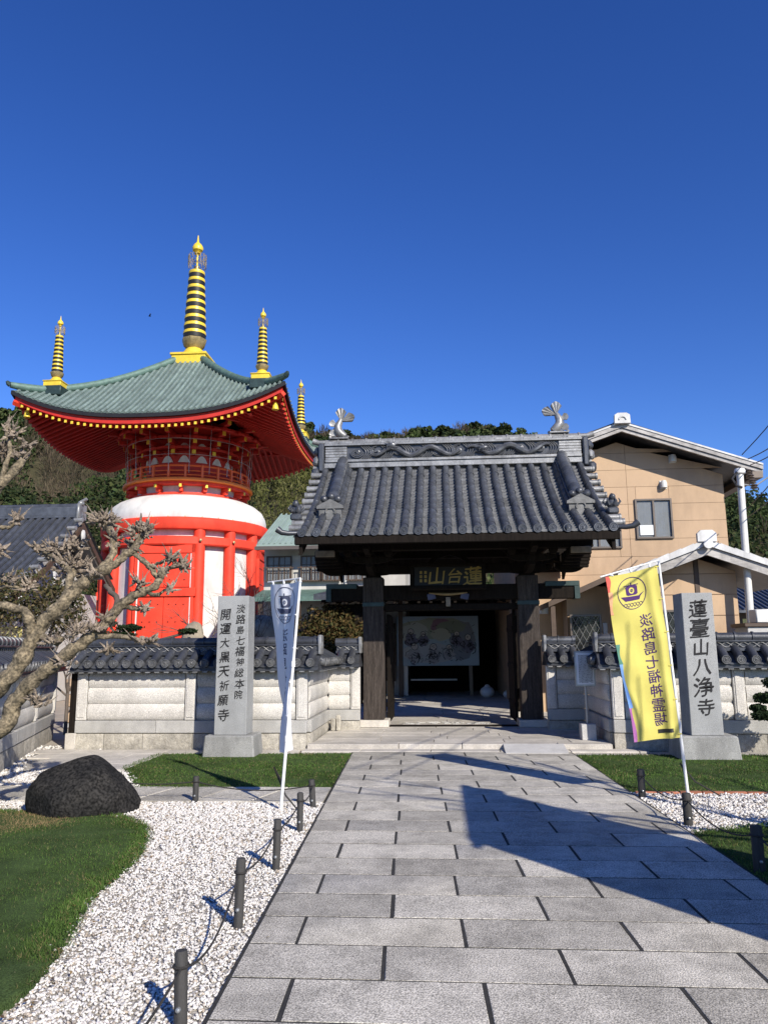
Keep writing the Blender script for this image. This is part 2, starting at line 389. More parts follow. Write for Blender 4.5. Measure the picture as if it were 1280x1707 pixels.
# ---- grass blades (uncountable)
def blades(name, poly, dens, h, z0, label, near=3.0):
    xs = [p[0] for p in poly]; ys = [p[1] for p in poly]
    A = (max(xs)-min(xs))*(max(ys)-min(ys)); n = int(A*dens)
    x = np.random.uniform(min(xs), max(xs), n); y = np.random.uniform(min(ys), max(ys), n)
    keep = in_poly(poly, x+np.random.normal(0, .022, n), y+np.random.normal(0, .022, n))
    keep &= (np.abs(x-(-.07*y)) < .62*y+1.4) & (np.random.rand(n) < np.clip((5.5/np.maximum(y, 1))**1.2, 0, 1))
    x, y = x[keep], y[keep]; n = len(x)
    th = np.random.uniform(0, 2*np.pi, n); lean = np.random.normal(0, .55, (n, 2))*h; hh = h*np.random.uniform(.5, 1.2, n)*np.where(np.random.rand(n) < .03, 1.8, 1.0)
    wd = .0022*np.clip(y/3.5, 1, 3)
    V = np.zeros((n, 3, 3)); dx = np.cos(th)*wd; dy = np.sin(th)*wd
    V[:, 0] = np.stack([x-dx, y-dy, np.full(n, z0)], 1); V[:, 1] = np.stack([x+dx, y+dy, np.full(n, z0)], 1)
    V[:, 2] = np.stack([x+lean[:, 0], y+lean[:, 1], z0+hh], 1)
    base = np.array([.080, .142, .030]); C = base*np.random.uniform(.55, 1.35, (n, 1))
    C *= (1+.32*np.sin(x*2.3+1.1*np.sin(y*1.7))*np.sin(y*2.9+np.sin(x*3.1)))[:, None]
    dry = np.random.rand(n) < .07+.14*np.clip(np.sin(x*3.7+y*2.1)*np.sin(y*4.3-x*1.3), 0, 1); C[dry] = np.array([.26, .22, .10])*np.random.uniform(.6, 1.1, (dry.sum(), 1))
    dc = PZ(8, 1375); dd = np.hypot((x-dc.x)/.62, (y-dc.y)/.42)+.25*np.sin(x*9)*np.sin(y*7); worn = np.random.rand(n) < np.clip(1.5-dd, 0, .93)
    C[worn] = np.array([.30, .22, .11])*np.random.uniform(.6, 1.2, (worn.sum(), 1))
    me = fast_mesh(name, V.reshape(-1, 3), np.arange(n*3).reshape(-1, 3), 'grass_blade', np.repeat(C, 3, 0))
    return tag(obj(name, me), label, 'grass', kind='stuff')
blades('grass', turf_poly, 11000, .026, .02, 'short green turf around the black boulder')
blades('grass', LAWN_L, 6000, .022, .012, 'green turf in front of the stele with two columns of characters')
blades('grass', LAWN_R, 6000, .022, .012, 'green turf in front of the stele with one column of characters')
blades('grass', TURF_R, 6000, .024, .018, 'shaded green turf beside the stone path')

# ---- white pebbles (uncountable)
def pebbles(name, label, region, n, avoid, zmin=.0, big=1.0):
    x0, x1, y0, y1 = region
    y = y0+(y1-y0)*np.random.rand(n)**1.55; x = np.random.uniform(x0, x1, n)
    keep = np.ones(n, bool)
    for p in avoid: keep &= ~in_poly(p, x+np.random.normal(0, .035, n), y+np.random.normal(0, .035, n))
    keep &= (x < pathL(y)-.012) if x1 < 0 else (x > pathR(y)+.012)
    keep &= (np.abs(x-(-.07*y)) < .60*y+1.4)
    x, y = x[keep], y[keep]; n = len(x)
    iv = np.array(ICO[1][0]); jf = np.array(ICO[1][1])
    size = np.random.uniform(.0055, .0115, n)*big*np.clip(y/5.5, 1, 1.6)
    S = size[:, None]*np.random.uniform(.65, 1.3, (n, 3)); S[:, 2] *= .75
    V = iv[None]*S[:, None, :]*np.random.uniform(.82, 1.15, (n, len(iv), 1))
    th = np.random.uniform(0, 6.28, n); c, s = np.cos(th), np.sin(th)
    Vx = V[..., 0]*c[:, None]-V[..., 1]*s[:, None]; Vy = V[..., 0]*s[:, None]+V[..., 1]*c[:, None]
    tl = np.random.normal(0, .35, n)[:, None]
    P = np.stack([Vx+x[:, None], Vy+y[:, None], V[..., 2]+Vx*tl+(size*.45)[:, None]+.004], -1)
    Fc = (jf[None]+(np.arange(n)*len(iv))[:, None, None]).reshape(-1, 3)
    C = np.array([.68, .65, .605])*np.random.uniform(.66, 1.12, (n, 1)); k = np.random.rand(n)
    C[k < .10] = np.array([.42, .36, .29])*np.random.uniform(.6, 1.2, ((k < .10).sum(), 1))
    C[k > .95] = np.array([.26, .23, .20])*np.random.uniform(.6, 1.2, ((k > .95).sum(), 1))
    me = fast_mesh(name, P.reshape(-1, 3), Fc, 'pebble', np.repeat(np.clip(C, 0, .85), len(iv), 0))
    return tag(obj(name, me), label, 'gravel', kind='stuff')
FLAG_L = [(-5.75, 10.55), (-4.2, 10.55), (-2.2, 12.2), (-2.2, 12.8), (-6.7, 12.8), (-6.3, 11.7)]
STEP_L = [(-8, 8.42), (pathL(8.42)+.2, 8.42), (pathL(9.36)+.2, 9.36), (-8, 9.36)]
pebbles('gravel', 'white gravel between the turf and the stone path', (-5.6, -.95, 3.0, 8.42), 90000, [turf_poly])
pebbles('gravel', 'white gravel strip along the foot of the side wall', (-8, -3.6, 9.36, 13.2), 14000, [LAWN_L, FLAG_L], big=1.2)
pebbles('gravel', 'white gravel bed beside the stele lawn, under the bollard rope', (2, 7, 7.2, 9.1), 18000, [TURF_R], big=1.05)

# ---- fallen leaves blown against the boulder and the turf edge (uncountable)
n = 420; ii_ = np.random.randint(1, len(turf_edge)-1, n); tt = np.random.rand(n); te = np.array([tuple(p) for p in turf_edge])
P = te[ii_]*(1-tt)[:, None]+te[ii_+1 if False else np.minimum(ii_+1, len(te)-1)]*tt[:, None]+np.random.normal(0, .10, (n, 2))
P[:150] = np.array([-3.1, 7.6])+np.random.normal(0, 1, (150, 2))*np.array([.30, .22]); P[150:190] = np.array([-2.0, 6.0])+np.random.normal(0, 1, (40, 2))*np.array([.7, 1.2])
th = np.random.uniform(0, 6.28, n); s_ = np.random.uniform(.008, .020, n); zz = np.random.uniform(.022, .045, n); zz[:190] = .024
dx, dy = np.cos(th)*s_, np.sin(th)*s_; tl = np.random.uniform(-.012, .012, (n, 2))
V = np.stack([np.stack([P[:, 0]-dx, P[:, 1]-dy, zz], 1), np.stack([P[:, 0]+dy*.45, P[:, 1]-dx*.45, zz+tl[:, 0]*.5+.004], 1), np.stack([P[:, 0]+dx, P[:, 1]+dy, zz+tl[:, 1]*.3], 1), np.stack([P[:, 0]-dy*.45, P[:, 1]+dx*.45, zz+.003], 1)], 1).reshape(-1, 3)
C = np.array([[.20, .12, .05], [.12, .075, .04], [.28, .19, .08], [.30, .26, .14]])[np.random.randint(0, 4, n)]
tag(obj('fallen_leaves', fast_mesh('fallen_leaves', V, np.arange(n*4).reshape(-1, 4), 'foliage', np.repeat(C, 4, 0))), 'dry brown leaves scattered along the turf edge by the boulder', 'leaves', kind='stuff')

# ================================================================== stone path
path = struct(MB().add([(pathL(-4)-.01, -4, .0222), (pathR(-4)+.01, -4, .0222), (pathR(12.38)+.01, 12.38, .0222), (pathL(12.38)-.01, 12.38, .0222)], [(0, 1, 2, 3)]).build('path', 'path_joint', smooth=False))
j0 = PZ(800, 1675).x
def slab_mesh(x0, x1, y0, y1, z0, z1, b, name='slab', material='path_granite', rough=0.0):
    mb = MB(); mb.box(x0, x1, y0, y1, z0, z1, b=b); return mb.mesh(name, material, ang=20)
for i in range(-12, 20):
    ya = 3.60+.44*i; yb = ya+.44
    off = j0+(.46 if i % 2 else 0)-.037*(ya-3.8)+random.uniform(-.03, .03)
    xl, xr = pathL((ya+yb)/2), pathR((ya+yb)/2)
    cuts = [xl]+[c for c in (off+.92*k for k in range(-6, 7)) if xl+.10 < c < xr-.10]+[xr]
    for a, b in zip(cuts[:-1], cuts[1:]):
        cx, cy = (a+b)/2, (ya+yb)/2; hx = (b-a)/2; gx = .0115
        sk = -.04
        mb = MB(); mb.box(-hx+gx, hx-gx, -.22+.0085, .22-.0085, -.03, .0240+random.uniform(0, .0015), b=.0012)
        mb.v = [(x+sk*y+random.uniform(-.003, .003), y+random.uniform(-.002, .002), z) for x, y, z in mb.v]
        mb.build('slab', 'path_granite', path, (cx, cy, 0), ang=20)
# stepping slabs across the left garden
st = struct(MB().add([(-8, 8.42, .003), (pathL(8.42)-.02, 8.42, .003), (pathL(9.34)-.02, 9.34, .003), (-8, 9.34, .003)], [(0, 1, 2, 3)]).build('garden_path', 'path_joint', smooth=False))
x = pathL(8.9)-.03
while x > -7.4:
    L_ = random.uniform(.58, .70); mb = MB(); mb.box(-L_/2+.012, L_/2-.012, -.435, .435, -.02, .02, b=.006)
    mb.v = [(a+.30*b, b, c) for a, b, c in mb.v]
    if x > pathL(8.9)-.05:
        cx_ = x-L_/2-.02; mb.v = [((pathL(8.88+b)-.03-cx_) if a > .12+.30*b else a, b, c) for a, b, c in mb.v]
    mb.build('slab', 'path_granite', st, (x-L_/2-.02, 8.88, 0), ang=20); x -= L_
# flagstones between the side wall and the stele lawn
fl = struct(MB().add([(-6.9, 12.1, .002), (-3.9, 12.1, .002), (-3.9, 12.74, .002), (-6.9, 12.74, .002)], [(0, 1, 2, 3)]).build('flagstone_path', 'path_joint', smooth=False))
for r_, (ya, yb) in enumerate(((10.6, 11.15), (11.15, 11.7), (11.7, 12.22), (12.22, 12.72))):
    x = (-5.72, -5.95, -6.35, -6.62)[r_]
    xe = -4.35+.0*r_ if r_ < 3 else -2.3
    while x < xe:
        L_ = random.uniform(.6, .95); mb = MB(); mb.box(x+.006, min(x+L_, xe)-.006, ya+.006, yb-.006, -.02, .016+random.uniform(0, .004), b=.005)
        if min(x+L_, xe)-x > .12: mb.build('flagstone', 'platform_stone', fl, ang=20)
        x += L_
# kerb strip at the head of the path and edging of the right lawn
kb = struct(MB().add([(-2.25, 12.40, .003), (3.1, 12.40, .003), (3.1, 12.74, .003), (-2.25, 12.74, .003)], [(0, 1, 2, 3)]).build('kerb_strip', 'path_joint', smooth=False))
x = -2.25
while x < 3.05:
    L_ = random.uniform(.8, 1.1); MB().box(x+.005, min(x+L_, 3.1)-.005, 12.41, 12.73, -.02, .032, b=.006).build('kerb_stone', 'platform_stone', kb, ang=20); x += L_
ed = thing('brick_edging', 'low terracotta brick edging along the front of the stele lawn', 'edging', (4.5, 9.09, 0))
for k in range(22):
    MB().box(-.115, .115, -.03, .03, -.02, .03+random.uniform(-.004, .006), b=.005).build('brick', 'edging_brick', ed, (-2.3+.24*k, 0, 0))

# ================================================================== platform in front of and under the gate
pf = struct(MB().box(-2.16, 2.60, 12.82, 28.5, -.02, .085).build('platform', 'path_joint', smooth=False))
def rowfill(ya, yb, xa, xb, lo, hi, z, parent, name='slab', material='platform_stone', b=.005, zlo=.06):
    x = xa
    while x < xb-.05:
        L_ = random.uniform(lo, hi)
        if xb-(x+L_) < lo*.5: L_ = xb-x
        MB().box(x+.004, min(x+L_, xb)-.004, ya+.004, yb-.004, zlo, z+random.uniform(-.0015, .002), b=b).build(name, material, parent, ang=20); x += L_
rowfill(12.70, 12.98, -2.21, 2.62, 1.0, 1.6, .105, pf, 'step_stone', 'platform_stone', .01, -.02)
for k, ya in enumerate((12.98, 13.45, 13.92, 14.39, 14.86)): rowfill(ya, ya+.47, -2.15, 2.6, .75, 1.15, .103, pf)
for k in range(12): rowfill(15.33+.62*k, 15.95+.62*k, -2.15, 2.6, .9, 1.2, .103, pf)
for k in range(6): rowfill(22.77+.95*k, 23.72+.95*k, -2.15, 2.6, 1.2, 1.6, .103, pf)
# wheelchair ramp
rp = MB(); rp.add([(.92, 12.22, .034), (1.86, 12.22, .034), (1.86, 12.70, .112), (.92, 12.70, .112), (.92, 12.22, .02), (1.86, 12.22, .02), (1.86, 12.70, .02), (.92, 12.70, .02)],
   [(0, 1, 2, 3), (4, 5, 1, 0), (5, 6, 2, 1), (6, 7, 3, 2), (7, 4, 0, 3)])
rr = thing('ramp', 'small pale grey ramp laid against the gate step', 'ramp', (1.39, 12.45, 0))
rp.build('ramp_plate', 'concrete', rr, (-1.39, -12.45, 0), smooth=False)
for s_ in (.92, 1.86): MB().box(s_-.012, s_+.012, 12.24, 12.69, .018, .030).build('side_rail', 'steel', rr, (-1.39, -12.45, 0))
# carved slab set in the floor of the gate
cs = thing('carved_floor_slab', 'carved stone slab with scroll relief lying in the gateway floor', 'stone slab', (.05, 15.98, .106))
MB().box(-.88, .88, -.30, .30, 0, .02, b=.006).build('slab', 'platform_stone', cs)
mb = MB()
for k in range(26):
    cx = random.uniform(-.78, .78); cy = random.uniform(-.2, .2); r0 = random.uniform(.05, .11); sg = random.choice((-1, 1))
    mb.tube([(cx+r0*(1-t/9)*math.cos(sg*t*.8+k), cy+r0*(1-t/9)*math.sin(sg*t*.8+k)*.9, .023) for t in range(9)], .009, 5)
mb.build('relief', 'plinth_granite', cs)
# ================================================================== boundary walls with tiled copings
def disc_mesh():
    # round eave tile: short half pipe towards +y with a rimmed, whirled disc facing -y
    mb = MB(); Mx = Matrix.Rotation(R(90), 4, 'X')
    mb.lathe([(0, .010), (.030, .010), (.036, .016), (.044, .016), (.050, .008), (.056, .008), (.058, .018), (.068, .018), (.070, .006), (.070, -.05)], 18, M=Mx)
    for k in range(3):
        a = 2.09*k; mb.tube([((.008+.006*t)*math.cos(a+t*.55), -.014, (.008+.006*t)*math.sin(a+t*.55)) for t in range(4)], [.010, .009, .007, .004], 5)
    return mb
DISC = disc_mesh().mesh('eave_disc', 'roof_tile'); DISC_D = disc_mesh().mesh('eave_disc', 'pan_tile_grey')
def wall_cover(material):
    mb = MB(); mb.tube([(0, 0, 0), (0, .12, .075), (0, .30, .17)], .066, 12, cap=False); return mb.mesh('cover_tile', material)
WCOV = wall_cover('dark_tile')
def wall_pan(material):
    mb = MB(); w2 = .115
    for k in range(3):
        y0, y1 = .10*k, .10*k+.115; z0 = -.045+.0583*k*1.0
        def fn(u, v): 
            x = (u-.5)*2*w2; return (x, y0+(y1-y0)*v, z0+.0583*v*1.15+.028*(2*u-1)**2+.016)
        mb.grid(fn, 5, 1)
        mb.grid(lambda u, v: ((u-.5)*2*w2, y0, z0+.028*(2*u-1)**2+.016-.022*(1-v)), 5, 1)
    return mb.mesh('pan_tile', material)
WPAN = wall_pan('dark_tile')
def barrel(L_, z0, z1, depth=.045):
    mb = MB(); n = 7
    pr = [(-depth*math.sin(math.pi*k/n)**.6*.9-.002, z0+(z1-z0)*k/n) for k in range(n+1)]
    v = []; f = []
    nx = max(2, int(L_/.35))
    for i in range(nx+1):
        for (y, z) in pr: v.append((L_*i/nx, y+random.uniform(-.0025, .0025), z))
    for i in range(nx):
        for k in range(n): f.append((i*(n+1)+k, (i+1)*(n+1)+k, (i+1)*(n+1)+k+1, i*(n+1)+k+1))
    f.append(tuple(range(n+1))[::-1]); f.append(tuple(nx*(n+1)+k for k in range(n+1)))
    mb.add(v, f); return mb
def stone_block(x0, x1, z0, z1, y1, bulge):
    mb = MB(); nu, nv = max(3, int((x1-x0)/.09)), 4
    def fn(u, v):
        e = min(u, 1-u, v, 1-v); k = 0 if e < 1e-6 else bulge
        return (x0+.005+(x1-x0-.01)*u, -k*(.5+mnoise.noise(Vector((x0*3+u*5, v*4, z0*9)))), z0+.005+(z1-z0-.01)*v)
    mb.grid(fn, nu, nv)
    mb.box(x0+.005, x1-.005, .001, y1, z0+.004, z1-.004)
    return mb
def wall(name, label, p0, p1, bays, ends=(True, True), roof=(0.0, 0.0), z0=0.0, group=None, tile0=.11):
    p0 = Vector(p0); p1 = Vector(p1); L_ = (p1-p0).length; th = math.atan2((p1-p0).y, (p1-p0).x)
    t = thing(name, label, 'wall', (p0.x, p0.y, 0), th, group); T = .30
    core = MB(); core.box(.03, L_-.03, .05, T, z0, 1.30); core.build('core', 'wall_granite', t, smooth=False)
    x = 0.0
    while x < L_-.01:
        l = min(random.uniform(.45, .85), L_-x)
        if L_-x-l < .25: l = L_-x
        stone_block(x, x+l, z0-.01, .265, .06, .018).build('base_stone', 'rough_stone', t, (0, -.045, 0), ang=60); x += l
    x = 0.0
    while x < L_-.01:
        l = min(random.uniform(1.1, 1.7), L_-x)
        if L_-x-l < .5: l = L_-x
        MB().box(x+.002, x+l-.002, -.06, .06, .272, .47, b=.008).build('plinth_stone', 'plinth_granite', t, ang=25); x += l
    posts = [L_*k/bays for k in range(bays+1)]
    for k, px_ in enumerate(posts):
        if (k == 0 and not ends[0]) or (k == bays and not ends[1]): continue
        a = min(max(px_-.09, 0), L_-.18)
        MB().box(a, a+.18, -.055, .06, .474, 1.262, b=.012).box(a+.03, a+.15, -.068, -.05, .52, 1.22, b=.006).build('stone_post', 'wall_granite', t, ang=25)
    for k in range(bays):
        a, b = posts[k]+.105, posts[k+1]-.105
        if k == 0 and ends[0]: a += .09
        if k == bays-1 and ends[1]: b -= .09
        if k == 0 and not ends[0]: a -= .09
        if k == bays-1 and not ends[1]: b += .09
        for c in range(3):
            za = .478+.262*c; o = barrel(b-a, za+.002, za+.26).build('stone_course', 'wall_granite', t, (a, 0, 0), ang=60)
    # coping: fascia, tiles, lattice band and ridge caps
    r0, r1 = -roof[0], L_+roof[1]
    MB().box(r0, r1, -.235, T+.235, 1.268, 1.285).box(r0, r1, -.19, T+.19, 1.285, 1.325).build('coping_board', 'dark_tile', t, smooth=False)
    mb = MB()
    xx = r0
    while xx < r1-.05: mb.box(xx+.02, xx+.10, -.225, -.10, 1.245, 1.268); xx += .16
    mb.build('coping_dentils', 'silver_tile', t, smooth=False)
    mb = MB(); mb.prism([(-.20, 1.325), (T/2, 1.56), (T+.20, 1.325)], r0+.01, r1-.01, 'x'); mb.build('coping_bed', 'dark_tile', t, smooth=False)
    sp = .218; n = int((r1-r0-.16)/sp)+1; s0 = r0+((r1-r0)-(n-1)*sp)/2
    for k in range(n):
        x = s0+sp*k; c = obj('cover_tile', WCOV, t, (x, -.235, 1.395)); obj('eave_disc', DISC_D, c, (0, -.012, 0), rot=(R(-4), random.uniform(0, 6), 0))
        c = obj('cover_tile', WCOV, t, (x, T+.235, 1.395), rz=math.pi)
        if k < n-1: obj('pan_tile', WPAN, t, (x+sp/2, -.215, 1.37)); obj('pan_tile', WPAN, t, (x+sp/2, T+.215, 1.37), rz=math.pi)
    c = T/2
    MB().box(r0+.04, r1-.04, c-.13, c+.13, 1.52, 1.575, b=.006).build('ridge_course', 'dark_tile', t)
    MB().box(r0+.05, r1-.05, c-.085, c+.085, 1.575, 1.665).build('ridge_core', 'dark_tile', t, smooth=False)
    mb = MB(); x = r0+.06
    while x < r1-.16:      # interlaced lattice band
        for sgn in (1, -1):
            pts = [(x+.13*q/6, c-.092-.006*(1 if sgn > 0 else 0), 1.62+sgn*.036*math.cos(math.pi*q/6)) for q in range(7)]
            mb.tube(pts, .0085, 5, cap=False)
        x += .13
    mb.build('lattice_band', 'silver_tile', t)
    MB().box(r0+.03, r1-.03, c-.12, c+.12, 1.665, 1.695, b=.006).build('ridge_course', 'dark_tile', t)
    x = r0+.02
    while x < r1-.05:
        l = min(.27, r1-.02-x); mb = MB()
        mb.lathe([(.078, 0), (.078, l-.035), (.094, l-.03), (.094, l)], 14, M=Matrix.Translation((x, c, 1.735)) @ Matrix.Rotation(R(90), 4, 'Y'))
        mb.build('ridge_cap', 'dark_tile', t); x += .27
    for xe in ([r0+.01] if ends[0] else [])+([r1-.01] if ends[1] else []):
        MB().box(xe-.03, xe+.03, c-.13, c+.13, 1.52, 1.84, b=.015).box(xe-.04, xe+.04, c-.06, c+.06, 1.60, 1.74, b=.02).build('end_tile', 'silver_tile', t)
    return t
# eave tiles of the gate side returns meet at the corners
wall('garden_wall', 'pale granite wall with dark tiled coping behind the two-column stele', (-6.10, 12.80), (-2.22, 12.80), 2, roof=(.08, .20))
wall('garden_wall', 'pale granite side wall running past the gnarled pollarded tree', (-5.05, 7.45), (-7.32, 14.35), 4, roof=(.05, .05))
wall('gate_return_wall', 'short granite wall returning to the gate beside the white banner', (-2.22, 12.86), (-2.22, 14.98), 1, ends=(False, False), roof=(-.03, -.1), z0=.08)
wall('gate_return_wall', 'short sunlit granite wall butting the bright gate post', (-2.20, 15.0), (-1.585, 15.0), 1, ends=(False, True), roof=(-.1, .0), z0=.08)
wall('gate_return_wall', 'short shaded granite wall returning to the gate behind the notice on a post', (2.66, 14.98), (2.66, 12.86), 1, ends=(False, False), roof=(-.1, -.03), z0=.08)
wall('gate_return_wall', 'short half-shaded granite wall butting the shaded gate post', (1.93, 15.0), (2.64, 15.0), 1, ends=(True, False), roof=(.0, -.1), z0=.08)
wall('garden_wall', 'pale granite wall with dark tiled coping behind the one-column stele', (2.66, 12.80), (8.4, 12.36), 3, roof=(.20, .05))
# dark wooden jamb of the side entrance
t = thing('entrance_post', 'dark timber jamb at the side entrance end of the granite wall', 'post', (-6.16, 12.86, 0))
MB().box(-.05, .05, -.09, .09, .27, 1.30, b=.006).build('jamb', 'wood_dark', t); MB().box(-.075, -.05, -.05, .05, .27, 1.28, b=.004).build('door_stop', 'wood_dark', t)
MB().box(-.09, .09, -.13, .13, .0, .27, b=.01).build('foot_stone', 'platform_stone', t)
# small split stone by the return wall
t = thing('guard_stone', 'small pale split stone standing at the foot of the return wall', 'stone', (-2.02, 14.75, .10))
for s_ in (-1, 1): MB().box(-.045, .045, -.05, .05, 0, .26+.03*s_, b=.02).build('stone_half', 'rough_stone', t, (.05*s_, 0, 0))
# ================================================================== the temple gate
GL = Vector((.20, 15.6, .10))
gate = thing('temple_gate', 'dark timber temple gate with grey tiled roof and carved ridge over the stone path', 'gate', GL)
def gp(mb, name, mats, parent=None, smooth=True, ang=38):
    o = mb.build(name, mats, parent or gate, smooth=smooth, ang=ang)
    if parent is None: o.location = -GL
    return o
RY, EY = 16.0, 13.12              # ridge line and eave line (front)
RZ, EZ = 5.50, 3.60
def rz_(s): return RZ-(RZ-EZ)*s-.62*s*(1-s)
def rpt(s, side=1): return (RY-side*(RY-EY)*s, rz_(s))
X0, X1 = -2.58, 3.08              # gable edges
# --- posts and plinths
for (a, b) in ((-1.57, -1.16), (1.50, 1.91)):
    mb = MB(); q = [(a-.05, 15.35), (b+.10 if a < 0 else b+.05, 15.35), (b+.10 if a < 0 else b+.05, 15.95), (a-.05 if a < 0 else a-.10, 15.95)]
    mb.box(a-.07, b+.09, 15.32, 15.96, .10, .24, b=.015); gp(mb, 'plinth', 'platform_stone', ang=25)
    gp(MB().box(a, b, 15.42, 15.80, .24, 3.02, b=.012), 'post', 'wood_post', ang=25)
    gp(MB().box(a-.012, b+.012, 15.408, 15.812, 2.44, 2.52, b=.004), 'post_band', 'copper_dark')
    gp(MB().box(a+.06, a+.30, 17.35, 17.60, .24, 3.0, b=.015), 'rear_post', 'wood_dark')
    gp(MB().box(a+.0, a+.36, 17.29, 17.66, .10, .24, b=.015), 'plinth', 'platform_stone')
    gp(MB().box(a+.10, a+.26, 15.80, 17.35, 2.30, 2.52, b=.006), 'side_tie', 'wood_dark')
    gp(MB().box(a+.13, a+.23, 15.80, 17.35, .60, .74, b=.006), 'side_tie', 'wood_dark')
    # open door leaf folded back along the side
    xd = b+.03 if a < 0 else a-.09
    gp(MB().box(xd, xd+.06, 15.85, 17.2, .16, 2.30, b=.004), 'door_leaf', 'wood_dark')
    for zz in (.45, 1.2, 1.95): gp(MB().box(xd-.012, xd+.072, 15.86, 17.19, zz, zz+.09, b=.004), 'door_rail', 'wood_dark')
# --- beams
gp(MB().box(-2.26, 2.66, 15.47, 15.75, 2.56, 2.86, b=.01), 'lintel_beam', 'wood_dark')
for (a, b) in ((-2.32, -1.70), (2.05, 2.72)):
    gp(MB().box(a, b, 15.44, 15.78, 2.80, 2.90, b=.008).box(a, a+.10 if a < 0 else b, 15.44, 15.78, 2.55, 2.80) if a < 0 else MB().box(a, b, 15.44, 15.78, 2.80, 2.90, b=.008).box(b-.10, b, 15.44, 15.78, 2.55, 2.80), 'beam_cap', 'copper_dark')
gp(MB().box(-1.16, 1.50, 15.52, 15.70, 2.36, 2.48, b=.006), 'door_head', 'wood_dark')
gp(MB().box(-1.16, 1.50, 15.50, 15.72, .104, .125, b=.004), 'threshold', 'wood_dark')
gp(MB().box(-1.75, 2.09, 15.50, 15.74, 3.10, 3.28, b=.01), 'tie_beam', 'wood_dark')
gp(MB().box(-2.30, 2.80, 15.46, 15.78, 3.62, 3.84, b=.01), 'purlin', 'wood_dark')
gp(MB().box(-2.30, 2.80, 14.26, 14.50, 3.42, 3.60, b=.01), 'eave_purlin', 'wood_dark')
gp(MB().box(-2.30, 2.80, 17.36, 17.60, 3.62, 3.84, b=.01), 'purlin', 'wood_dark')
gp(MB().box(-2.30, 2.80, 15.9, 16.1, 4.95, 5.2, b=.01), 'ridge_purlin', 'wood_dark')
# --- bracket sets: stepped arms with bearing blocks
def block(mb, x, y, z, s, h): 
    mb.add([(x-s*.6, y-s*.6, z), (x+s*.6, y-s*.6, z), (x+s*.6, y+s*.6, z), (x-s*.6, y+s*.6, z), (x-s, y-s, z+h*.5), (x+s, y-s, z+h*.5), (x+s, y+s, z+h*.5), (x-s, y+s, z+h*.5),
            (x-s, y-s, z+h), (x+s, y-s, z+h), (x+s, y+s, z+h), (x-s, y+s, z+h)],
           [(3, 2, 1, 0), (0, 1, 5, 4), (1, 2, 6, 5), (2, 3, 7, 6), (3, 0, 4, 7), (4, 5, 9, 8), (5, 6, 10, 9), (6, 7, 11, 10), (7, 4, 8, 11), (8, 9, 10, 11)])
def arm(mb, axis, c, half, z, h, w_):
    n = 8; pr = []
    for k in range(n+1):
        u = -1+2*k/n; pr.append((u*half, z+h*.55*abs(u)**3))
    pr += [(half, z+h), (-half, z+h)]
    if axis == 'x': mb.prism([(c[0]+a, b) for a, b in pr], c[1]-w_, c[1]+w_, 'y')
    else: mb.prism([(c[1]+a, b) for a, b in pr], c[0]-w_, c[0]+w_, 'x')
for xc in (-1.365, 1.705):
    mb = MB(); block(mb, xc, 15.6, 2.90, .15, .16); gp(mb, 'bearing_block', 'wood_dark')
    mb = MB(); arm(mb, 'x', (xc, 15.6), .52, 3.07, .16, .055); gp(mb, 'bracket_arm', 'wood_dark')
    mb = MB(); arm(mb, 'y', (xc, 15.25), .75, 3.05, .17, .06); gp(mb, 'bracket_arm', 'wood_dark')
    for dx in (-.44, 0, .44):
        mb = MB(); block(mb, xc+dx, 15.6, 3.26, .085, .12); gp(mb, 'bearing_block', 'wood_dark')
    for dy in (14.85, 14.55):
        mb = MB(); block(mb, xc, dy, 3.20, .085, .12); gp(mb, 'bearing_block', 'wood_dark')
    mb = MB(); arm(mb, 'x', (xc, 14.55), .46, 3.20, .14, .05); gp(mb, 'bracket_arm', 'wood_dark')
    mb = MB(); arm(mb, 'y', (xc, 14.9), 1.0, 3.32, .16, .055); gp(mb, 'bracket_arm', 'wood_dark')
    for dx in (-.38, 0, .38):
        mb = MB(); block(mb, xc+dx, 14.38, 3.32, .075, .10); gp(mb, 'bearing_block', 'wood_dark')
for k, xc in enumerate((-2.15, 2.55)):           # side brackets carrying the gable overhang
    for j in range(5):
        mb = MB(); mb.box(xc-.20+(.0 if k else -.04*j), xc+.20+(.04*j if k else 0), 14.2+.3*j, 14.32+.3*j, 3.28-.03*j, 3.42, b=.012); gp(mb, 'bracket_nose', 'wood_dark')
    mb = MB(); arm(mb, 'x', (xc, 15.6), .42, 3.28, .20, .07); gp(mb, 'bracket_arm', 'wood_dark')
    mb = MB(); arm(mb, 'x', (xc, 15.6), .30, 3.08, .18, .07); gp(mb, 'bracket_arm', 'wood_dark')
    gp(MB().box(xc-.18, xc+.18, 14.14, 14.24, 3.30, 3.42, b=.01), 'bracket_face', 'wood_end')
# frog-leg strut in the middle
mb = MB(); mb.prism([(-.20, 3.28), (-.30, 3.29), (-.16, 3.42), (-.07, 3.58), (.07+.34, 3.58), (.16+.34, 3.42), (.64, 3.29), (.54, 3.28), (.40, 3.40), (.17, 3.47), (-.06, 3.40)], 15.52, 15.70, 'y'); gp(mb, 'frog_leg_strut', 'wood_dark')
# carved hanging brackets under the purlin
for xc in (-.75, 1.10):
    mb = MB(); sgn = -1 if xc < 0 else 1
    mb.tube([(xc+sgn*(.0), 15.40, 3.58), (xc+sgn*.10, 15.40, 3.56), (xc+sgn*.26, 15.40, 3.44), (xc+sgn*.34, 15.40, 3.30), (xc+sgn*.32, 15.40, 3.18)], [.035, .04, .05, .04, .02], 8, squash=.6); gp(mb, 'carved_brace', 'wood_dark')
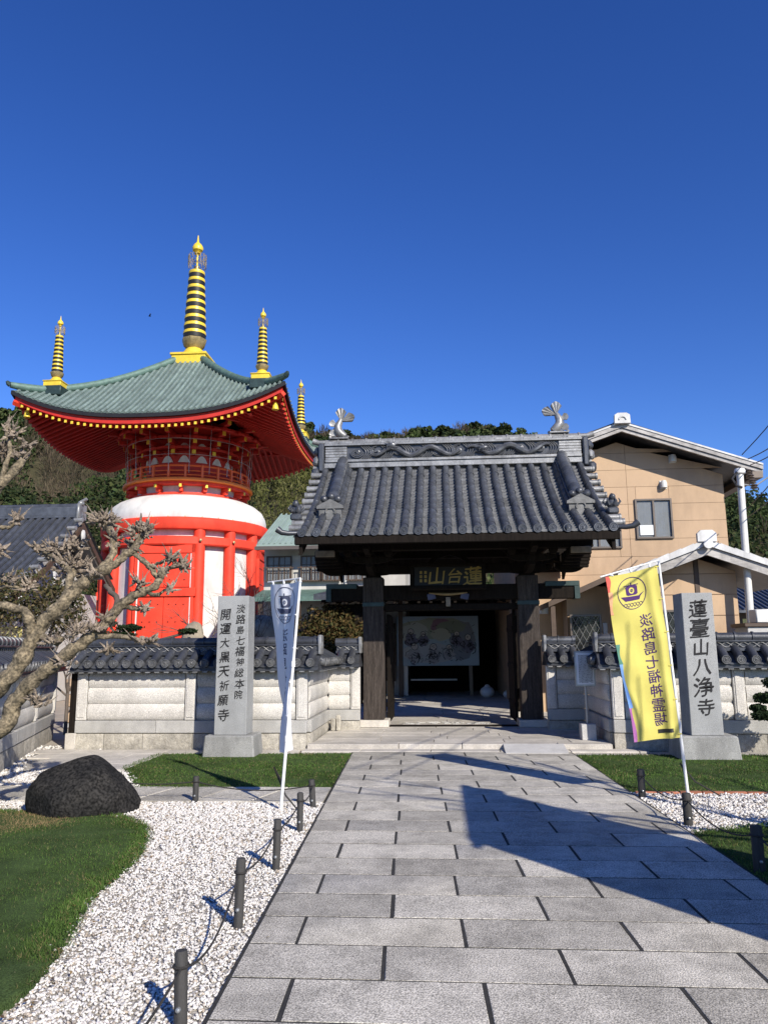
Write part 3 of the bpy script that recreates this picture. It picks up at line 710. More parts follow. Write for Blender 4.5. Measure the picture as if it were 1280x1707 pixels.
# --- rafters (front row shows its pale end grain)
def rafter(side, ye):
    mb = MB(); pts = []
    n = 6; s_end = (RY-ye)/(RY-EY)
    for k in range(n+1):
        s_ = s_end*k/n; y, z = rpt(s_, side); pts.append((y, z-.20))
    v = []; f = []; mi = []
    for (y, z) in pts: v += [(-.042, y, z), (.042, y, z), (.042, y, z-.10), (-.042, y, z-.10)]
    for k in range(n):
        for j in range(4): f.append((4*k+j, 4*k+(j+1) % 4, 4*k+4+(j+1) % 4, 4*k+4+j)[::-1 if side < 0 else 1])
    mb.add(v, f); e = 4*n; mb.add(v[e:e+4], [(0, 1, 2, 3)], 1); return mb.mesh('rafter', ['wood_dark', 'wood_end'], smooth=False)
RF, RB = rafter(1, 13.52), rafter(-1, 13.52)
for k in range(27):
    x = -2.30+5.12*k/26
    obj('rafter', RF, gate, Vector((x, 0, 0))-GL); obj('rafter', RB, gate, Vector((x, 0, 0))-GL)
for side in (1, -1):
    mb = MB()
    def sof(u, v, off): y, z = rpt(.02+.96*v, side); return (X0+.10+(X1-X0-.2)*u, y, z-off)
    mb.grid(lambda u, v: sof(u, v, .19), 1, 14); mb.grid(lambda u, v: sof(u, v, .09), 1, 14)
    gp(mb, 'roof_boarding', 'wood_dark')
    y, z = rpt(.985, side); gp(MB().box(X0+.05, X1-.05, min(y-.05, y+.05), max(y-.05, y+.05), z-.22, z-.085, b=.008), 'eave_board', 'wood_dark')
    y, z = rpt(.90, side); gp(MB().box(X0+.09, X1-.09, y-.06, y+.06, z-.30, z-.20, b=.008), 'eave_board', 'wood_dark')
# gable bargeboards and pediments
for xe in (X0+.12, X1-.18):
    for side in (1, -1):
        pr = [rpt(s_/10*.98, side) for s_ in range(11)]
        poly = [(y, z-.10) for y, z in pr]+[(y, z-.36-.05*i/10) for i, (y, z) in list(enumerate(pr))[::-1]]
        mb = MB(); mb.prism(poly, xe, xe+.06, 'x'); gp(mb, 'bargeboard', 'wood_dark', smooth=False)
for xe in (-1.80, 2.14):
    mb = MB(); pr = [rpt(s_/8*.78, 1) for s_ in range(9)][::-1]+[rpt(s_/8*.6, -1) for s_ in range(1, 9)]
    mb.prism([(pr[0][0], 3.60)]+[(y, z-.2) for y, z in pr]+[(pr[-1][0], 3.60)], xe, xe+.05, 'x'); gp(mb, 'gable_panel', 'wood_dark', smooth=False)
# --- roof tiles
SPC = .2535; NR = 22; XS = -2.40
for side in (1, -1):
    cvs = []
    for var_ in range(4):
        mb = MB(); pts = []; rs_ = []; wob = random.Random(var_)
        for k in range(12):
            for e, rr_ in ((.0, .069), (.88, .071), (.90, .0755), (.995, .0755)):
                s_ = (k+e)/12; y, z = rpt(s_, side); pts.append((.004*wob.uniform(-1, 1) if e == 0 else pts[-1][0], y, z)); rs_.append(rr_)
        pts.append((0, *rpt(1.0, side))); rs_.append(.072)
        mb.tube(pts, rs_, 12, cap=True); cvs.append(mb.mesh('cover_tile_row', 'roof_tile', ang=50))
    pm = MB(); nc = 25; ln = 1.0/nc
    for c in range(nc):
        s0, s1 = c*ln, (c+1)*ln
        (ya, za), (yb, zb) = rpt(s0, side), rpt(s1, side)
        def top(u, v):
            x = (u-.5)*2*.115; lift = -.052+.030*(2*u-1)**2
            return (x, ya+(yb-ya)*v, za+(zb-za)*v+lift+.042*v)
        pm.grid(top, 5, 1); pm.grid(lambda u, v: ((u-.5)*2*.115, yb, zb-.052+.030*(2*u-1)**2+.042-.046*v), 5, 1)
    pn = pm.mesh('pan_tile_column', 'pan_tile_grey' if 'pan_tile_grey' in MATS else 'roof_tile', ang=25)
    for k in range(NR):
        x = XS+SPC*k
        o = obj('cover_tile_row', cvs[k % 4], gate, Vector((x+random.uniform(-.006, .006), 0, random.uniform(-.004, .004)))-GL)
        y, z = rpt(1.0, side)
        d = obj('eave_disc', DISC, gate, Vector((x, y-side*.012, z+.004))-GL, rot=(0, random.uniform(0, 6.2), 0 if side > 0 else math.pi)); d.scale = (1.1, 1.1, 1.1)
        if k < NR-1: obj('pan_tile_column', pn, gate, Vector((x+SPC/2, 0, 0))-GL)
    gp(MB().grid(lambda u, v: (X0+.02+(X1-X0-.04)*u, rpt(v, side)[0], rpt(v, side)[1]-.075), 1, 14), 'tile_bed', 'dark_tile')
    # verge: short pipes pointing out over the gables
    for xe, sg in ((X0, -1), (X1, 1)):
        for k in range(11):
            s_ = .05+.088*k; y, z = rpt(s_, side); M_ = Matrix.Translation((xe-sg*.14, y, z+.02)) @ Matrix.Rotation(R(90), 4, 'Y')
            mb = MB()
            if sg > 0: mb.lathe([(.062, .0), (.062, .18), (.072, .185), (.072, .22), (.05, .222), (.045, .214), (0, .214)], 12, M=M_)
            else: mb.lathe([(0, -.214), (.045, -.214), (.05, -.222), (.072, -.22), (.072, -.185), (.062, -.18), (.062, 0)], 12, M=M_)
            gp(mb, 'verge_tile', 'silver_tile')
        # upturned corner tile
        y, z = rpt(1.0, side)
        mb = MB(); mb.tube([(xe-sg*.10, y+side*.06, z+.01), (xe+sg*.06, y, z), (xe+sg*.17, y-side*.02, z+.015), (xe+sg*.25, y-side*.03, z+.075)], [.045, .055, .062, .078], 12, squash=.8); gp(mb, 'corner_tile', 'roof_tile')
        # small guardian ornament over the corner
        y, z = rpt(.80, side); mb = MB()
        mb.box(xe-.13, xe+.07, y-.10, y+.10, z+.03, z+.16, b=.03); mb.blob((xe-.03, y, z+.24), (.11, .10, .11), 2, .12); mb.blob((xe-.03, y-side*.06, z+.34), (.06, .06, .07), 2, .12)
        for q in range(6): mb.tube([(xe-.03+.09*math.cos(q), y+.09*math.sin(q), z+.2), (xe-.03+.15*math.cos(q), y+.13*math.sin(q), z+.27), (xe-.03+.12*math.cos(q), y+.10*math.sin(q), z+.33)], [.03, .02, .008], 6)
        gp(mb, 'corner_ornament', 'dark_tile')
    # descending ridges with ogre tiles
    for xc in (-2.02, 2.55):
        seg = 11
        for k in range(seg):
            s0, s1 = .02+.060*k, .02+.060*(k+1); (ya, za), (yb, zb) = rpt(s0, side), rpt(s1, side)
            mb = MB(); mb.tube([(xc, ya, za+.20), (xc, yb, zb+.195)], [.118, .108], 14); mb.tube([(xc, yb-(yb-ya)*.06, zb+.198), (xc, yb+(yb-ya)*.10, zb+.185)], [.124, .124], 14); gp(mb, 'ridge_cap', 'roof_tile')
        for j, (hw, h0, h1) in enumerate(((.15, -.02, .06), (.13, .06, .13), (.145, .13, .17))):
            mb = MB(); v = []; n = 8
            for k in range(n+1):
                y, z = rpt(.02+.66*k/n, side); v += [(xc-hw, y, z+h0), (xc+hw, y, z+h0), (xc+hw, y, z+h1), (xc-hw, y, z+h1)]
            f = []
            for k in range(n):
                for q in range(4): f.append((4*k+q, 4*k+(q+1) % 4, 4*k+4+(q+1) % 4, 4*k+4+q)[::-1 if side < 0 else 1])
            f.append((4*n+3, 4*n+2, 4*n+1, 4*n) if side < 0 else (4*n, 4*n+1, 4*n+2, 4*n+3)); mb.add(v, f); gp(mb, 'ridge_course', 'roof_tile', smooth=False)
        y, z = rpt(.70, side); d = -side
        mb = MB(); mb.prism([(xc-.21, z-.06), (xc+.21, z-.06), (xc+.21, z+.13), (xc, z+.25), (xc-.21, z+.13)], min(y, y+d*.06), max(y, y+d*.06), 'y')
        mb.prism([(xc-.25, z+.13), (xc+.25, z+.13), (xc+.25, z+.18), (xc, z+.31), (xc-.25, z+.18)], min(y-d*.03, y+d*.09), max(y-d*.03, y+d*.09), 'y')
        mb.tube([(xc+.085*math.cos(R(a)), y+d*.07, z+.075+.075*math.sin(R(a))) for a in range(-30, 240, 30)], .018, 6)
        for sx in (-1, 1): mb.tube([(xc+sx*.13, y+d*.05, z-.02), (xc+sx*.19, y+d*.06, z-.04), (xc+sx*.20, y+d*.06, z+.02)], .02, 6)
        gp(mb, 'ogre_tile', 'ogre_grey' if 'ogre_grey' in MATS else 'roof_tile')
        mb = MB()
        for sx in (-1, 0, 1): mb.blob((xc+sx*.13, y-d*.02, z+.33+(.05 if sx == 0 else 0)), (.07, .06, .07), 2, .1)
        gp(mb, 'ogre_tile_crest', 'dark_tile')
# --- main ridge
RX0, RX1 = -2.42, 2.98
gp(MB().box(RX0, RX1, RY-.24, RY+.24, 5.38, 5.50, b=.01), 'ridge_course', 'silver_tile')
gp(MB().box(RX0+.02, RX1-.02, RY-.27, RY+.27, 5.50, 5.56, b=.008), 'ridge_course', 'silver_tile')
gp(MB().box(RX0+.04, RX1-.04, RY-.20, RY+.20, 5.56, 5.86), 'ridge_core', 'dark_tile', smooth=False)
for a, b in ((RX0+.02, RX0+.48), (RX1-.48, RX1-.02)):
    for q in range(5): gp(MB().box(a, b, RY-.235, RY+.235, 5.562+.059*q, 5.562+.059*q+.055, b=.006), 'ridge_brick', 'silver_tile')
gp(MB().box(RX0, RX1, RY-.27, RY+.27, 5.86, 5.91, b=.008), 'ridge_course', 'silver_tile')
x = RX0
while x < RX1-.02:
    l = min(.30, RX1-x); mb = MB(); mb.box(x+.003, x+l-.003, RY-.22, RY+.22, 5.912, 5.965, b=.006)
    mb.lathe([(.10, 0), (.10, l-.045), (.118, l-.04), (.118, l-.003)], 12, M=Matrix.Translation((x, RY, 5.965)) @ Matrix.Rotation(R(90), 4, 'Y')); gp(mb, 'ridge_cap', 'silver_tile'); x += .30
# carved relief of waves and coiling bodies on both faces
for side in (1, -1):
    mb = MB(); yf = RY-side*.215; xa, xb = RX0+.52, RX1-.52; rng = random.Random(3)
    def sw(cx, cz, r0, turns, dirn, rad, a0=0.0):
        n = 22; mb.tube([(cx+r0*(1-.85*t/n)*math.cos(a0+dirn*turns*6.28*t/n)*1.25, yf-side*(.012+.02*t/n), cz+r0*(1-.85*t/n)*math.sin(a0+dirn*turns*6.28*t/n)) for t in range(n+1)], [rad*(1-.5*t/n) for t in range(n+1)], 6)
    x = xa+.16; k = 0
    while x < xb-.1:
        for q in range(3): sw(x, 5.71, .13-.035*q, 1.2, 1 if k % 2 else -1, .015, 1.5*k+q*.4)
        for q in range(4): mb.tube([(x+.10+.05*q+.11*math.sin(R(a)), yf-side*.012, 5.575+.27*(a/180)) for a in range(0, 181, 30)], [.017, .016, .016, .015, .014, .012, .008], 6)
        x += .43; k += 1
    for c0, c1 in ((xa+.55, xa+2.35), (xa+2.5, xb-.15)):      # two scaled bodies
        n = 40; pts = [(c0+(c1-c0)*t/n, yf-side*(.045+.01*math.sin(t)), 5.70+.085*math.sin(t/n*14+c0)) for t in range(n+1)]
        mb.tube(pts, [.052*math.sin(.12+2.9*t/n)**.6+.006+(.008 if t % 2 else 0) for t in range(n+1)], 8)
        hx, hy, hz = pts[8]; mb.blob((hx, hy-side*.03, hz+.05), (.10, .05, .06), 2, .2)
        for q in range(7): mb.tube([(hx, hy-side*.03, hz+.05), (hx+.10*math.cos(q*.9), hy-side*.05, hz+.05+.07*math.sin(q*.9)), (hx+.17*math.cos(q*.9+.5), hy-side*.04, hz+.05+.10*math.sin(q*.9+.4))], [.018, .012, .004], 5)
    gp(mb, 'ridge_relief', 'relief_tile' if 'relief_tile' in MATS else 'roof_tile')
# gable-end ogre stacks of the main ridge
for xe, sg in ((RX0, -1), (RX1, 1)):
    def bx(a, b): return (min(xe+sg*a, xe+sg*b), max(xe+sg*a, xe+sg*b))
    mb = MB(); mb.box(*bx(0, .12), RY-.30, RY+.30, 5.30, 5.92, b=.03); gp(mb, 'ridge_end', 'roof_tile')
    mb = MB(); mb.tube([(xe-sg*.05, RY, 6.0), (xe+sg*.16, RY, 6.0), (xe+sg*.28, RY, 6.045)], [.06, .06, .07], 12); gp(mb, 'ridge_end_pipe', 'silver_tile')
    for q, (zz, hw) in enumerate(((5.78, .20), (5.55, .26), (5.28, .32))):
        mb = MB(); mb.box(*bx(.10, .22+.02*q), RY-hw, RY+hw, zz-.10, zz+.10, b=.05); mb.blob((xe+sg*(.22+.02*q), RY, zz), (.05, .09, .07), 2, .1); gp(mb, 'ridge_end_carving', 'silver_tile' if q == 1 else 'dark_tile')
# ridge fish: head down, tail fanned out towards the middle of the roof
def fish(xc, d):
    base = MB(); base.box(xc-.24, xc+.24, RY-.13, RY+.13, 6.06, 6.10, b=.01)
    for q in range(9): base.blob((xc-.22+.055*q, RY+random.uniform(-.08, .08), 6.12), (.045, .05, .04), 1, .2)
    f = gp(base, 'ridge_fish', 'silver_tile'); f.scale = (.86, .86, .86); f.location = Vector((xc*.14, RY*.14, 6.06*.14))-GL
    mb = MB(); pts = [(xc+d*.16, RY, 6.14), (xc+d*.05, RY, 6.20), (xc-d*.03, RY, 6.31), (xc-d*.03, RY, 6.43), (xc+d*.02, RY, 6.53), (xc+d*.05, RY, 6.60)]
    mb.tube(pts, [.10, .145, .14, .12, .09, .06], 12, squash=.8)
    for q in range(5): mb.tube([(xc-d*.12, RY, 6.2+.07*q), (xc-d*.16, RY, 6.24+.07*q)], [.022, .004], 5)
    mb.build('body', 'silver_tile', f)
    mb = MB(); n = 7
    for (a0, a1, ln) in ((58, 128, .32), (-12, 44, .36)):       # two tail lobes
        v = []; 
        for side in (-1, 1):
            for k in range(n+1):
                a = R(a0+(a1-a0)*k/n); l = ln*(1-.25*abs(2*k/n-1)); bend = .04*d
                v.append((xc+d*.05+d*math.cos(a)*l, RY+side*.045*(.3+.7*(k % 2)), 6.58+math.sin(a)*l))
        root = [(xc+d*.05, RY-.05, 6.54), (xc+d*.05, RY+.05, 6.54)]
        m = n+1; vv = v+root; ff = []
        for k in range(n): ff += [(2*m, k, k+1), (2*m+1, m+k+1, m+k), (k, m+k, m+k+1, k+1)]
        mb.add(vv, ff)
    mb.build('tail', 'silver_tile', f)
    for zz, dd in ((6.46, 1), (6.20, 1)):
        mb = MB(); xr = xc-d*.08
        v = [(xr, RY-.03, zz-.05), (xr, RY-.03, zz+.03)]+[(xr-d*(.06+.11*math.cos(R(a))), RY-.05-.02*(i % 2), zz+.02+.10*math.sin(R(a))) for i, a in enumerate((-50, -15, 20, 55, 90))]
        m = len(v); v += [(a, b+.03, c) for a, b, c in v]
        ff = [(0, 2, 3), (0, 3, 4), (0, 4, 1), (1, 4, 5), (1, 5, 6)]; ff += [tuple(m+i for i in q)[::-1] for q in ff]+[(k, m+k, m+k+1, k+1) for k in range(2, 6)]
        mb.add(v, ff); mb.build('fin', 'silver_tile', f)
    return f
fish(-2.13, 1); fish(2.55, -1)

# --- hung things: name plaque and straw rope
pq = thing('name_plaque', 'dark framed plaque with raised gold characters hung under the gate eave', 'plaque', (.13, 15.15, 3.0))
TILT = Matrix.Rotation(R(-12), 4, 'X')
MB().box(-.66, .66, .0, .05, -.21, .21, b=.01, M=TILT).build('board', 'black_iron', pq)
for (a, b, c, d) in ((-.74, .74, .19, .27), (-.74, .74, -.27, -.19), (-.74, -.66, -.19, .19), (.66, .74, -.19, .19)):
    MB().box(a, b, -.03, .06, c, d, b=.012, M=TILT).build('frame', 'wood_dark', pq)
def rough_text(ch, cx, cz, size, y, M_=None, shear=.10, weight=.03, jig=.012, flip=False, thick=.012, mats='gold_paint', name='character', parent=None, wide=1.0, bold=0.0):
    vs, fs = glyph(ch, weight); rng = random.Random(ord(ch)); ph = rng.uniform(0, 6)
    def w_(a, b):
        a2 = a+shear*b+jig*math.sin(9*b+ph); b2 = b+jig*math.sin(8*a+ph*2)+.08*a
        return (cx+(-1 if flip else 1)*a2*size*wide, cz+b2*size)
    p = [w_(a, b) for a, b in vs]; mb = MB(); n = len(p)
    mb.add([(a, y, b) for a, b in p], fs, M=M_); 
    mb.add([(a, y+thick, b) for a, b in p], [q[::-1] for q in fs], M=M_)
    cnt = {}
    for q in fs:
        for i in range(len(q)): e = (q[i], q[(i+1) % len(q)]); cnt[tuple(sorted(e))] = cnt.get(tuple(sorted(e)), [])+[e]
    sides = [e[0] for e in cnt.values() if len(e) == 1]
    mb.f += [(b, a, n+a, n+b) for a, b in sides]; mb.m += [0]*len(sides)
    for q in ((1, .4), (-.3, -1)) if bold else (): mb.add([(a+bold*q[0]*size, y+.0007, b+bold*q[1]*size) for a, b in p], fs, M=M_)
    return mb.build(name, mats, parent, smooth=False)
for ch, cx, sz in (('山', -.22, .34), ('台', .14, .30), ('蓮', .50, .38)):
    rough_text(ch, cx, 0, sz, -.016, TILT, .12, 0.0, .02, parent=pq, bold=.014)
for q in range(6): MB().box(-.55+.09*(q % 2), -.50+.09*(q % 2), -.012, .0, -.12+.085*(q//2), -.06+.085*(q//2), b=.004, M=TILT).build('seal_mark', 'gold_paint', pq)
rope = thing('straw_rope', 'short straw rope with a wooden tag hung below the gold plaque', 'rope', (.13, 15.40, 2.66))
mb = MB(); mb.tube([(-.38+.76*k/16, -.02, .03-.03*math.sin(math.pi*k/16)) for k in range(17)], [.010+.016*math.sin(math.pi*k/16) for k in range(17)], 8); mb.build('twisted_rope', 'lawn_dry', rope)
MB().box(-.045, .045, -.05, -.03, -.24, -.06, b=.005).build('wooden_tag', 'wood_end', rope)
for sx in (-1, 1): MB().box(sx*.33-.08, sx*.33+.08, -.01, .01, -.03, .09, b=.008, M=Matrix.Rotation(R(12*sx), 4, 'Y')).build('purple_cloth', 'ink_slate', rope)
# ================================================================== red round pagoda
pg = thing('pagoda', 'round red and white pagoda with green roof and five golden spires', 'pagoda', (-11.5, 34.0, 0), 0)
A_, R_IN = 5.55, .62
def zroof(u, v): return 14.93-4.06*(v+.16*v*(1-v))+1.13*abs(u)**2.6*v**2.6
def rotk(k): return Matrix.Rotation(R(90*k), 4, 'Z')
MB().lathe([(4.3, -.05), (4.3, .35), (4.1, .40), (0, .40)], 48).build('base', 'platform_stone', pg)
MB().lathe([(3.30, .38), (3.30, 7.0)], 64).build('drum', 'white_plaster', pg)
MB().lathe([(3.56, .42), (3.62, .50), (3.62, .95), (3.52, 1.02), (3.28, 1.02)], 64).build('ring_beam', 'red_paint', pg)
MB().lathe([(3.28, 5.88), (3.60, 5.88), (3.64, 5.93), (3.64, 6.20), (3.60, 6.25), (3.28, 6.25)], 64).build('ring_beam', 'red_paint', pg)
MB().lathe([(3.28, 6.55), (3.68, 6.55), (3.72, 6.62), (3.72, 6.96), (3.66, 7.03), (3.28, 7.03)], 64).build('ring_beam', 'red_paint', pg)
for k in range(16):
    a = R(-85.5+22.5*k); c = (3.42*math.cos(a), 3.42*math.sin(a))
    if k % 4 == 0:
        continue
    MB().lathe([(.30, .40), (.30, .55), (.24, .60), (.24, 6.56)], 18, c).build('column', 'red_paint', pg)
    MB().lathe([(.0, -.02), (.06, -.02), (.06, .03), (.03, .05), (0, .05)], 8, M=Matrix.Translation((3.74*math.cos(a), 3.74*math.sin(a), 6.07)) @ Matrix.Rotation(a, 4, 'Z') @ Matrix.Rotation(R(90), 4, 'Y')).build('boss', 'gilt_grey', pg)
for k in range(4):
    M_ = Matrix.Rotation(R(90*k+4.5), 4, 'Z')
    fr = MB().box(-1.22, -1.10, -3.50, -3.2, .45, 5.88, M=M_).box(1.10, 1.22, -3.50, -3.2, .45, 5.88, M=M_).box(-1.22, 1.22, -3.50, -3.2, 5.55, 5.88, M=M_).build('door_frame', 'red_paint', pg, smooth=False)
    for sx in (-1, 1):
        d = MB().box(min(sx*.01, sx*1.04), max(sx*.01, sx*1.04), -3.46, -3.36, .45, 3.75, b=.01, M=M_).box(min(sx*.01, sx*1.04), max(sx*.01, sx*1.04), -3.46, -3.36, 4.15, 5.53, b=.01, M=M_).build('door', 'red_paint', pg)
        mb = MB()
        for zz in (.75, 1.35, 2.05, 2.75, 3.45, 4.45, 5.15):
            for q in range(3):
                mb.blob(M_ @ Vector((sx*(.22+.30*q), -3.47, zz)), .028, 1, 0)
        mb.build('stud', 'black_iron', d)
    MB().box(-1.30, 1.30, -3.54, -3.3, 3.77, 4.12, b=.015, M=M_).build('door_rail', 'red_paint', pg)
    for sx in (-1, 1): MB().box(min(sx*1.05, sx*1.10), max(sx*1.05, sx*1.10), -3.47, -3.3, .45, 5.53, M=M_).build('door_edge', 'white_plaster', pg)
MB().lathe([(3.30, 7.03), (3.52, 7.06), (3.55, 7.25), (3.50, 7.50), (3.36, 7.76), (3.10, 7.98), (2.75, 8.14), (2.35, 8.22), (1.8, 8.26)], 64).build('dome', 'white_plaster', pg, ang=60)
mb = MB()
for k in range(32):
    a = 2*math.pi*(k+.5)/32; mb.tube([(3.52*math.cos(a), 3.52*math.sin(a), 7.05), (3.46*math.cos(a), 3.46*math.sin(a), 7.28)], [.03, .006], 5)
mb.build('dome_spikes', 'gilt_grey', pg)
# balcony
MB().lathe([(2.30, 8.2), (2.30, 8.75)], 48).build('balcony_wall', 'white_plaster', pg)
MB().lathe([(2.30, 8.20), (2.52, 8.20), (2.52, 8.30), (2.30, 8.30)], 48).build('balcony_ring', 'red_paint', pg)
MB().lathe([(2.25, 8.62), (2.74, 8.62), (2.74, 8.74), (2.25, 8.74)], 48).build('balcony_ring', 'red_paint', pg)
MB().lathe([(1.8, 8.745), (2.86, 8.745), (2.90, 8.78), (2.90, 8.86), (2.84, 8.90), (1.8, 8.90)], 48).build('balcony_floor', 'orange_paint', pg)
for k in range(16):
    a = 2*math.pi*(k+.5)/16; M_ = Matrix.Rotation(a, 4, 'Z')
    MB().box(2.28, 2.66, -.08, .08, 8.32, 8.46, b=.02, M=M_).box(2.3, 2.78, -.06, .06, 8.46, 8.61, b=.02, M=M_).build('bracket', 'red_paint', pg)
    MB().box(2.79, 2.82, -.055, .055, 8.47, 8.60, M=M_).build('bracket_cap', 'yellow_gold', pg)
for k in range(24):
    a = 2*math.pi*k/24; M_ = Matrix.Rotation(a, 4, 'Z')
    MB().box(2.66, 2.76, -.05, .05, 8.88, 9.46, b=.01, M=M_).build('railing_post', 'rail_sunlit_orange', pg)
for zz, rr in ((9.02, .03), (9.20, .03), (9.42, .045)):
    MB().tube([(2.71*math.cos(2*math.pi*k/48), 2.71*math.sin(2*math.pi*k/48), zz) for k in range(49)], rr, 6, cap=False).build('railing_rail', 'rail_sunlit_orange', pg)
# neck, brackets
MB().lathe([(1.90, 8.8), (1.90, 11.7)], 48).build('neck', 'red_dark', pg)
for k in range(16):
    a = 2*math.pi*(k+.5)/16; M_ = Matrix.Rotation(a, 4, 'Z')
    for (za, zb, hw) in ((9.75, 10.05, .26), (10.32, 10.62, .28)):
        MB().prism([(-hw, za), (hw, za), (hw*.55, zb-.08), (hw*.2, zb), (-hw*.2, zb), (-hw*.55, zb-.08)], 1.88, 1.94, 'x', M=M_).build('plaster_panel', 'white_plaster', pg)
for k in range(16):
    a = 2*math.pi*k/16; M_ = Matrix.Rotation(a, 4, 'Z')
    for t_, (ro, zz) in enumerate(((2.30, 10.05), (2.72, 10.42), (3.15, 10.80), (3.60, 11.18))):
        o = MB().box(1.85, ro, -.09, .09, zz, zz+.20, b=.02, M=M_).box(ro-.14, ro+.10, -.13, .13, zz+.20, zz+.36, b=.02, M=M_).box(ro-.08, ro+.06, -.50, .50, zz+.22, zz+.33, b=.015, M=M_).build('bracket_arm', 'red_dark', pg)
        MB().box(ro+.002, ro+.012, -.08, .08, zz+.01, zz+.19, M=M_).build('arm_cap', 'yellow_gold', o)
for ro, zz in ((2.15, 10.30), (2.95, 11.05)):
    MB().lathe([(ro, zz), (ro+.14, zz), (ro+.14, zz+.12), (ro, zz+.12)], 48).build('bracket_ring', 'red_dark', pg)
for k in range(4):
    MB().box(-3.75, 3.75, -3.75, -3.55, 11.35, 11.56, b=.02, M=rotk(k)).build('eave_purlin', 'red_dark', pg)
# roof faces, soffits, rafters, ribs
def zsof(u, t): return (1-t)*11.75+t*(zroof(u, 1)-.42)
xs_r = [(-1+2*(k+.5)/40)*5.30 for k in range(40)]
xs_rib = [(-1+2*(k+.5)/46)*5.47 for k in range(46)]
for k in range(4):
    M_ = rotk(k)
    def top(u, v): uu = 2*u-1; w_ = R_IN+(A_-R_IN)*v; return (uu*w_, -w_, zroof(uu, v))
    MB().grid(top, 24, 16, M=M_).build('roof_face', 'valley_shade_green', pg, ang=60)
    def sof(u, t): uu = 2*u-1; w_ = 2.4+(A_-.10-2.4)*t; return (uu*w_, -w_, zsof(uu, t))
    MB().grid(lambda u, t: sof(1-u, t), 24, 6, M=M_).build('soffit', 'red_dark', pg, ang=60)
    # dark eave edge and red fascia
    n = 32
    def strip(mb, off, zt, zb, th):
        v = []
        for q in range(n+1):
            uu = -1+2*q/n; z = zroof(uu, 1); w_ = A_+off
            v += [(uu*w_, -w_, z+zt), (uu*w_, -w_, z+zb), (uu*(w_-th), -(w_-th), z+zb), (uu*(w_-th), -(w_-th), z+zt)]
        f = []
        for q in range(n):
            for j in range(4): f.append((4*q+j, 4*q+(j+1) % 4, 4*q+4+(j+1) % 4, 4*q+4+j))
        mb.add(v, f, M=M_); return mb
    strip(MB(), .03, -.02, -.17, .25).build('eave_edge', 'black_iron', pg, ang=60)
    strip(MB(), -.10, -.17, -.40, .16).build('eave_fascia', 'red_dark', pg, ang=60)  # darker red paints the fascia as if in the eave's shade
    for x in xs_r:                                  # flying rafters with gilt ends
        ye = A_-.14; u1 = x/ye; yi = max(2.5, abs(x)+.02); u0 = x/yi
        z1 = zroof(max(-1, min(1, u1)), 1)-.46; z0 = zsof(max(-1, min(1, u0)), (yi-2.4)/(A_-.10-2.4))-.06
        if ye-yi < .15: continue
        mb = MB(); v = []
        for y, z in ((-yi, z0), (-ye, z1)): v += [(x-.052, y, z), (x+.052, y, z), (x+.052, y, z-.11), (x-.052, y, z-.11)]
        mb.add(v, [(j, (j+1) % 4, 4+(j+1) % 4, 4+j) for j in range(4)], 0, M_); 
        mb.add([(a*1.0, b-.004, c) for a, b, c in v[4:]], [(0, 1, 2, 3)], 1, M_); mb.build('rafter', ['red_dark', 'yellow_gold'], pg, smooth=False)
    if k in (0, 1, 3):
        for x in xs_rib:
            va = max(0.0, (abs(x)-R_IN)/(A_-R_IN)); pts = []
            for q in range(9):
                v_ = va+(1.004-va)*q/8; w_ = R_IN+(A_-R_IN)*v_; pts.append((x, -w_, zroof(max(-1, min(1, x/w_)), min(v_, 1))+.02))
            mb = MB(); mb.tube(pts, .060, 8, M=M_); mb.build('roof_rib', 'green_copper_roof', pg)
    # hip ridge
    pts = []
    for q in range(13): v_ = q/12; w_ = R_IN+(A_+.06-R_IN)*v_; pts.append((w_, -w_, zroof(1, v_)+.10+(.10*max(0, v_-.86)/.14)))
    MB().tube(pts, [.17]*12+[.12], 10, M=M_).build('hip_ridge', 'hip_tile' if 'hip_tile' in MATS else 'copper_green', pg)
    e = pts[-1]; MB().tube([e, (e[0]+.06, e[1]-.06, e[2]+.05), (e[0]+.10, e[1]-.10, e[2]+.13)], [.12, .10, .05], 8, M=M_).build('hip_end', 'copper_dark', pg)
    # hip rafter and bell
    zc = zroof(1, 1); MB().tube([(2.6, -2.6, 11.6), (5.25, -5.25, zc-.55), (5.50, -5.50, zc-.50)], [.13, .13, .12], 4, M=M_).build('hip_rafter', 'red_paint', pg)
    b = MB(); b.lathe([(.0, .0), (.05, .0), (.10, -.05), (.12, -.22), (.14, -.30), (.12, -.30), (0, -.2)], 12, M=M_ @ Matrix.Translation((5.1, -5.1, zc-.72))); b.tube([(5.1, -5.1, zc-.6), (5.1, -5.1, zc-.74)], .012, 5, M=M_)
    bo = b.build('wind_bell', 'yellow_gold', pg)
# protective net wires hung round the neck
mb = MB()
for k in range(20):
    a = 2*math.pi*k/20; mb.tube([(2.75*math.cos(a), 2.75*math.sin(a), 9.1), (2.9*math.cos(a), 2.9*math.sin(a), 11.3)], .012, 4)
for zz in (9.9, 10.6): mb.tube([(2.82*math.cos(2*math.pi*k/32), 2.82*math.sin(2*math.pi*k/32), zz) for k in range(33)], .010, 4, cap=False)
mb.build('net_wires', 'steel', pg)
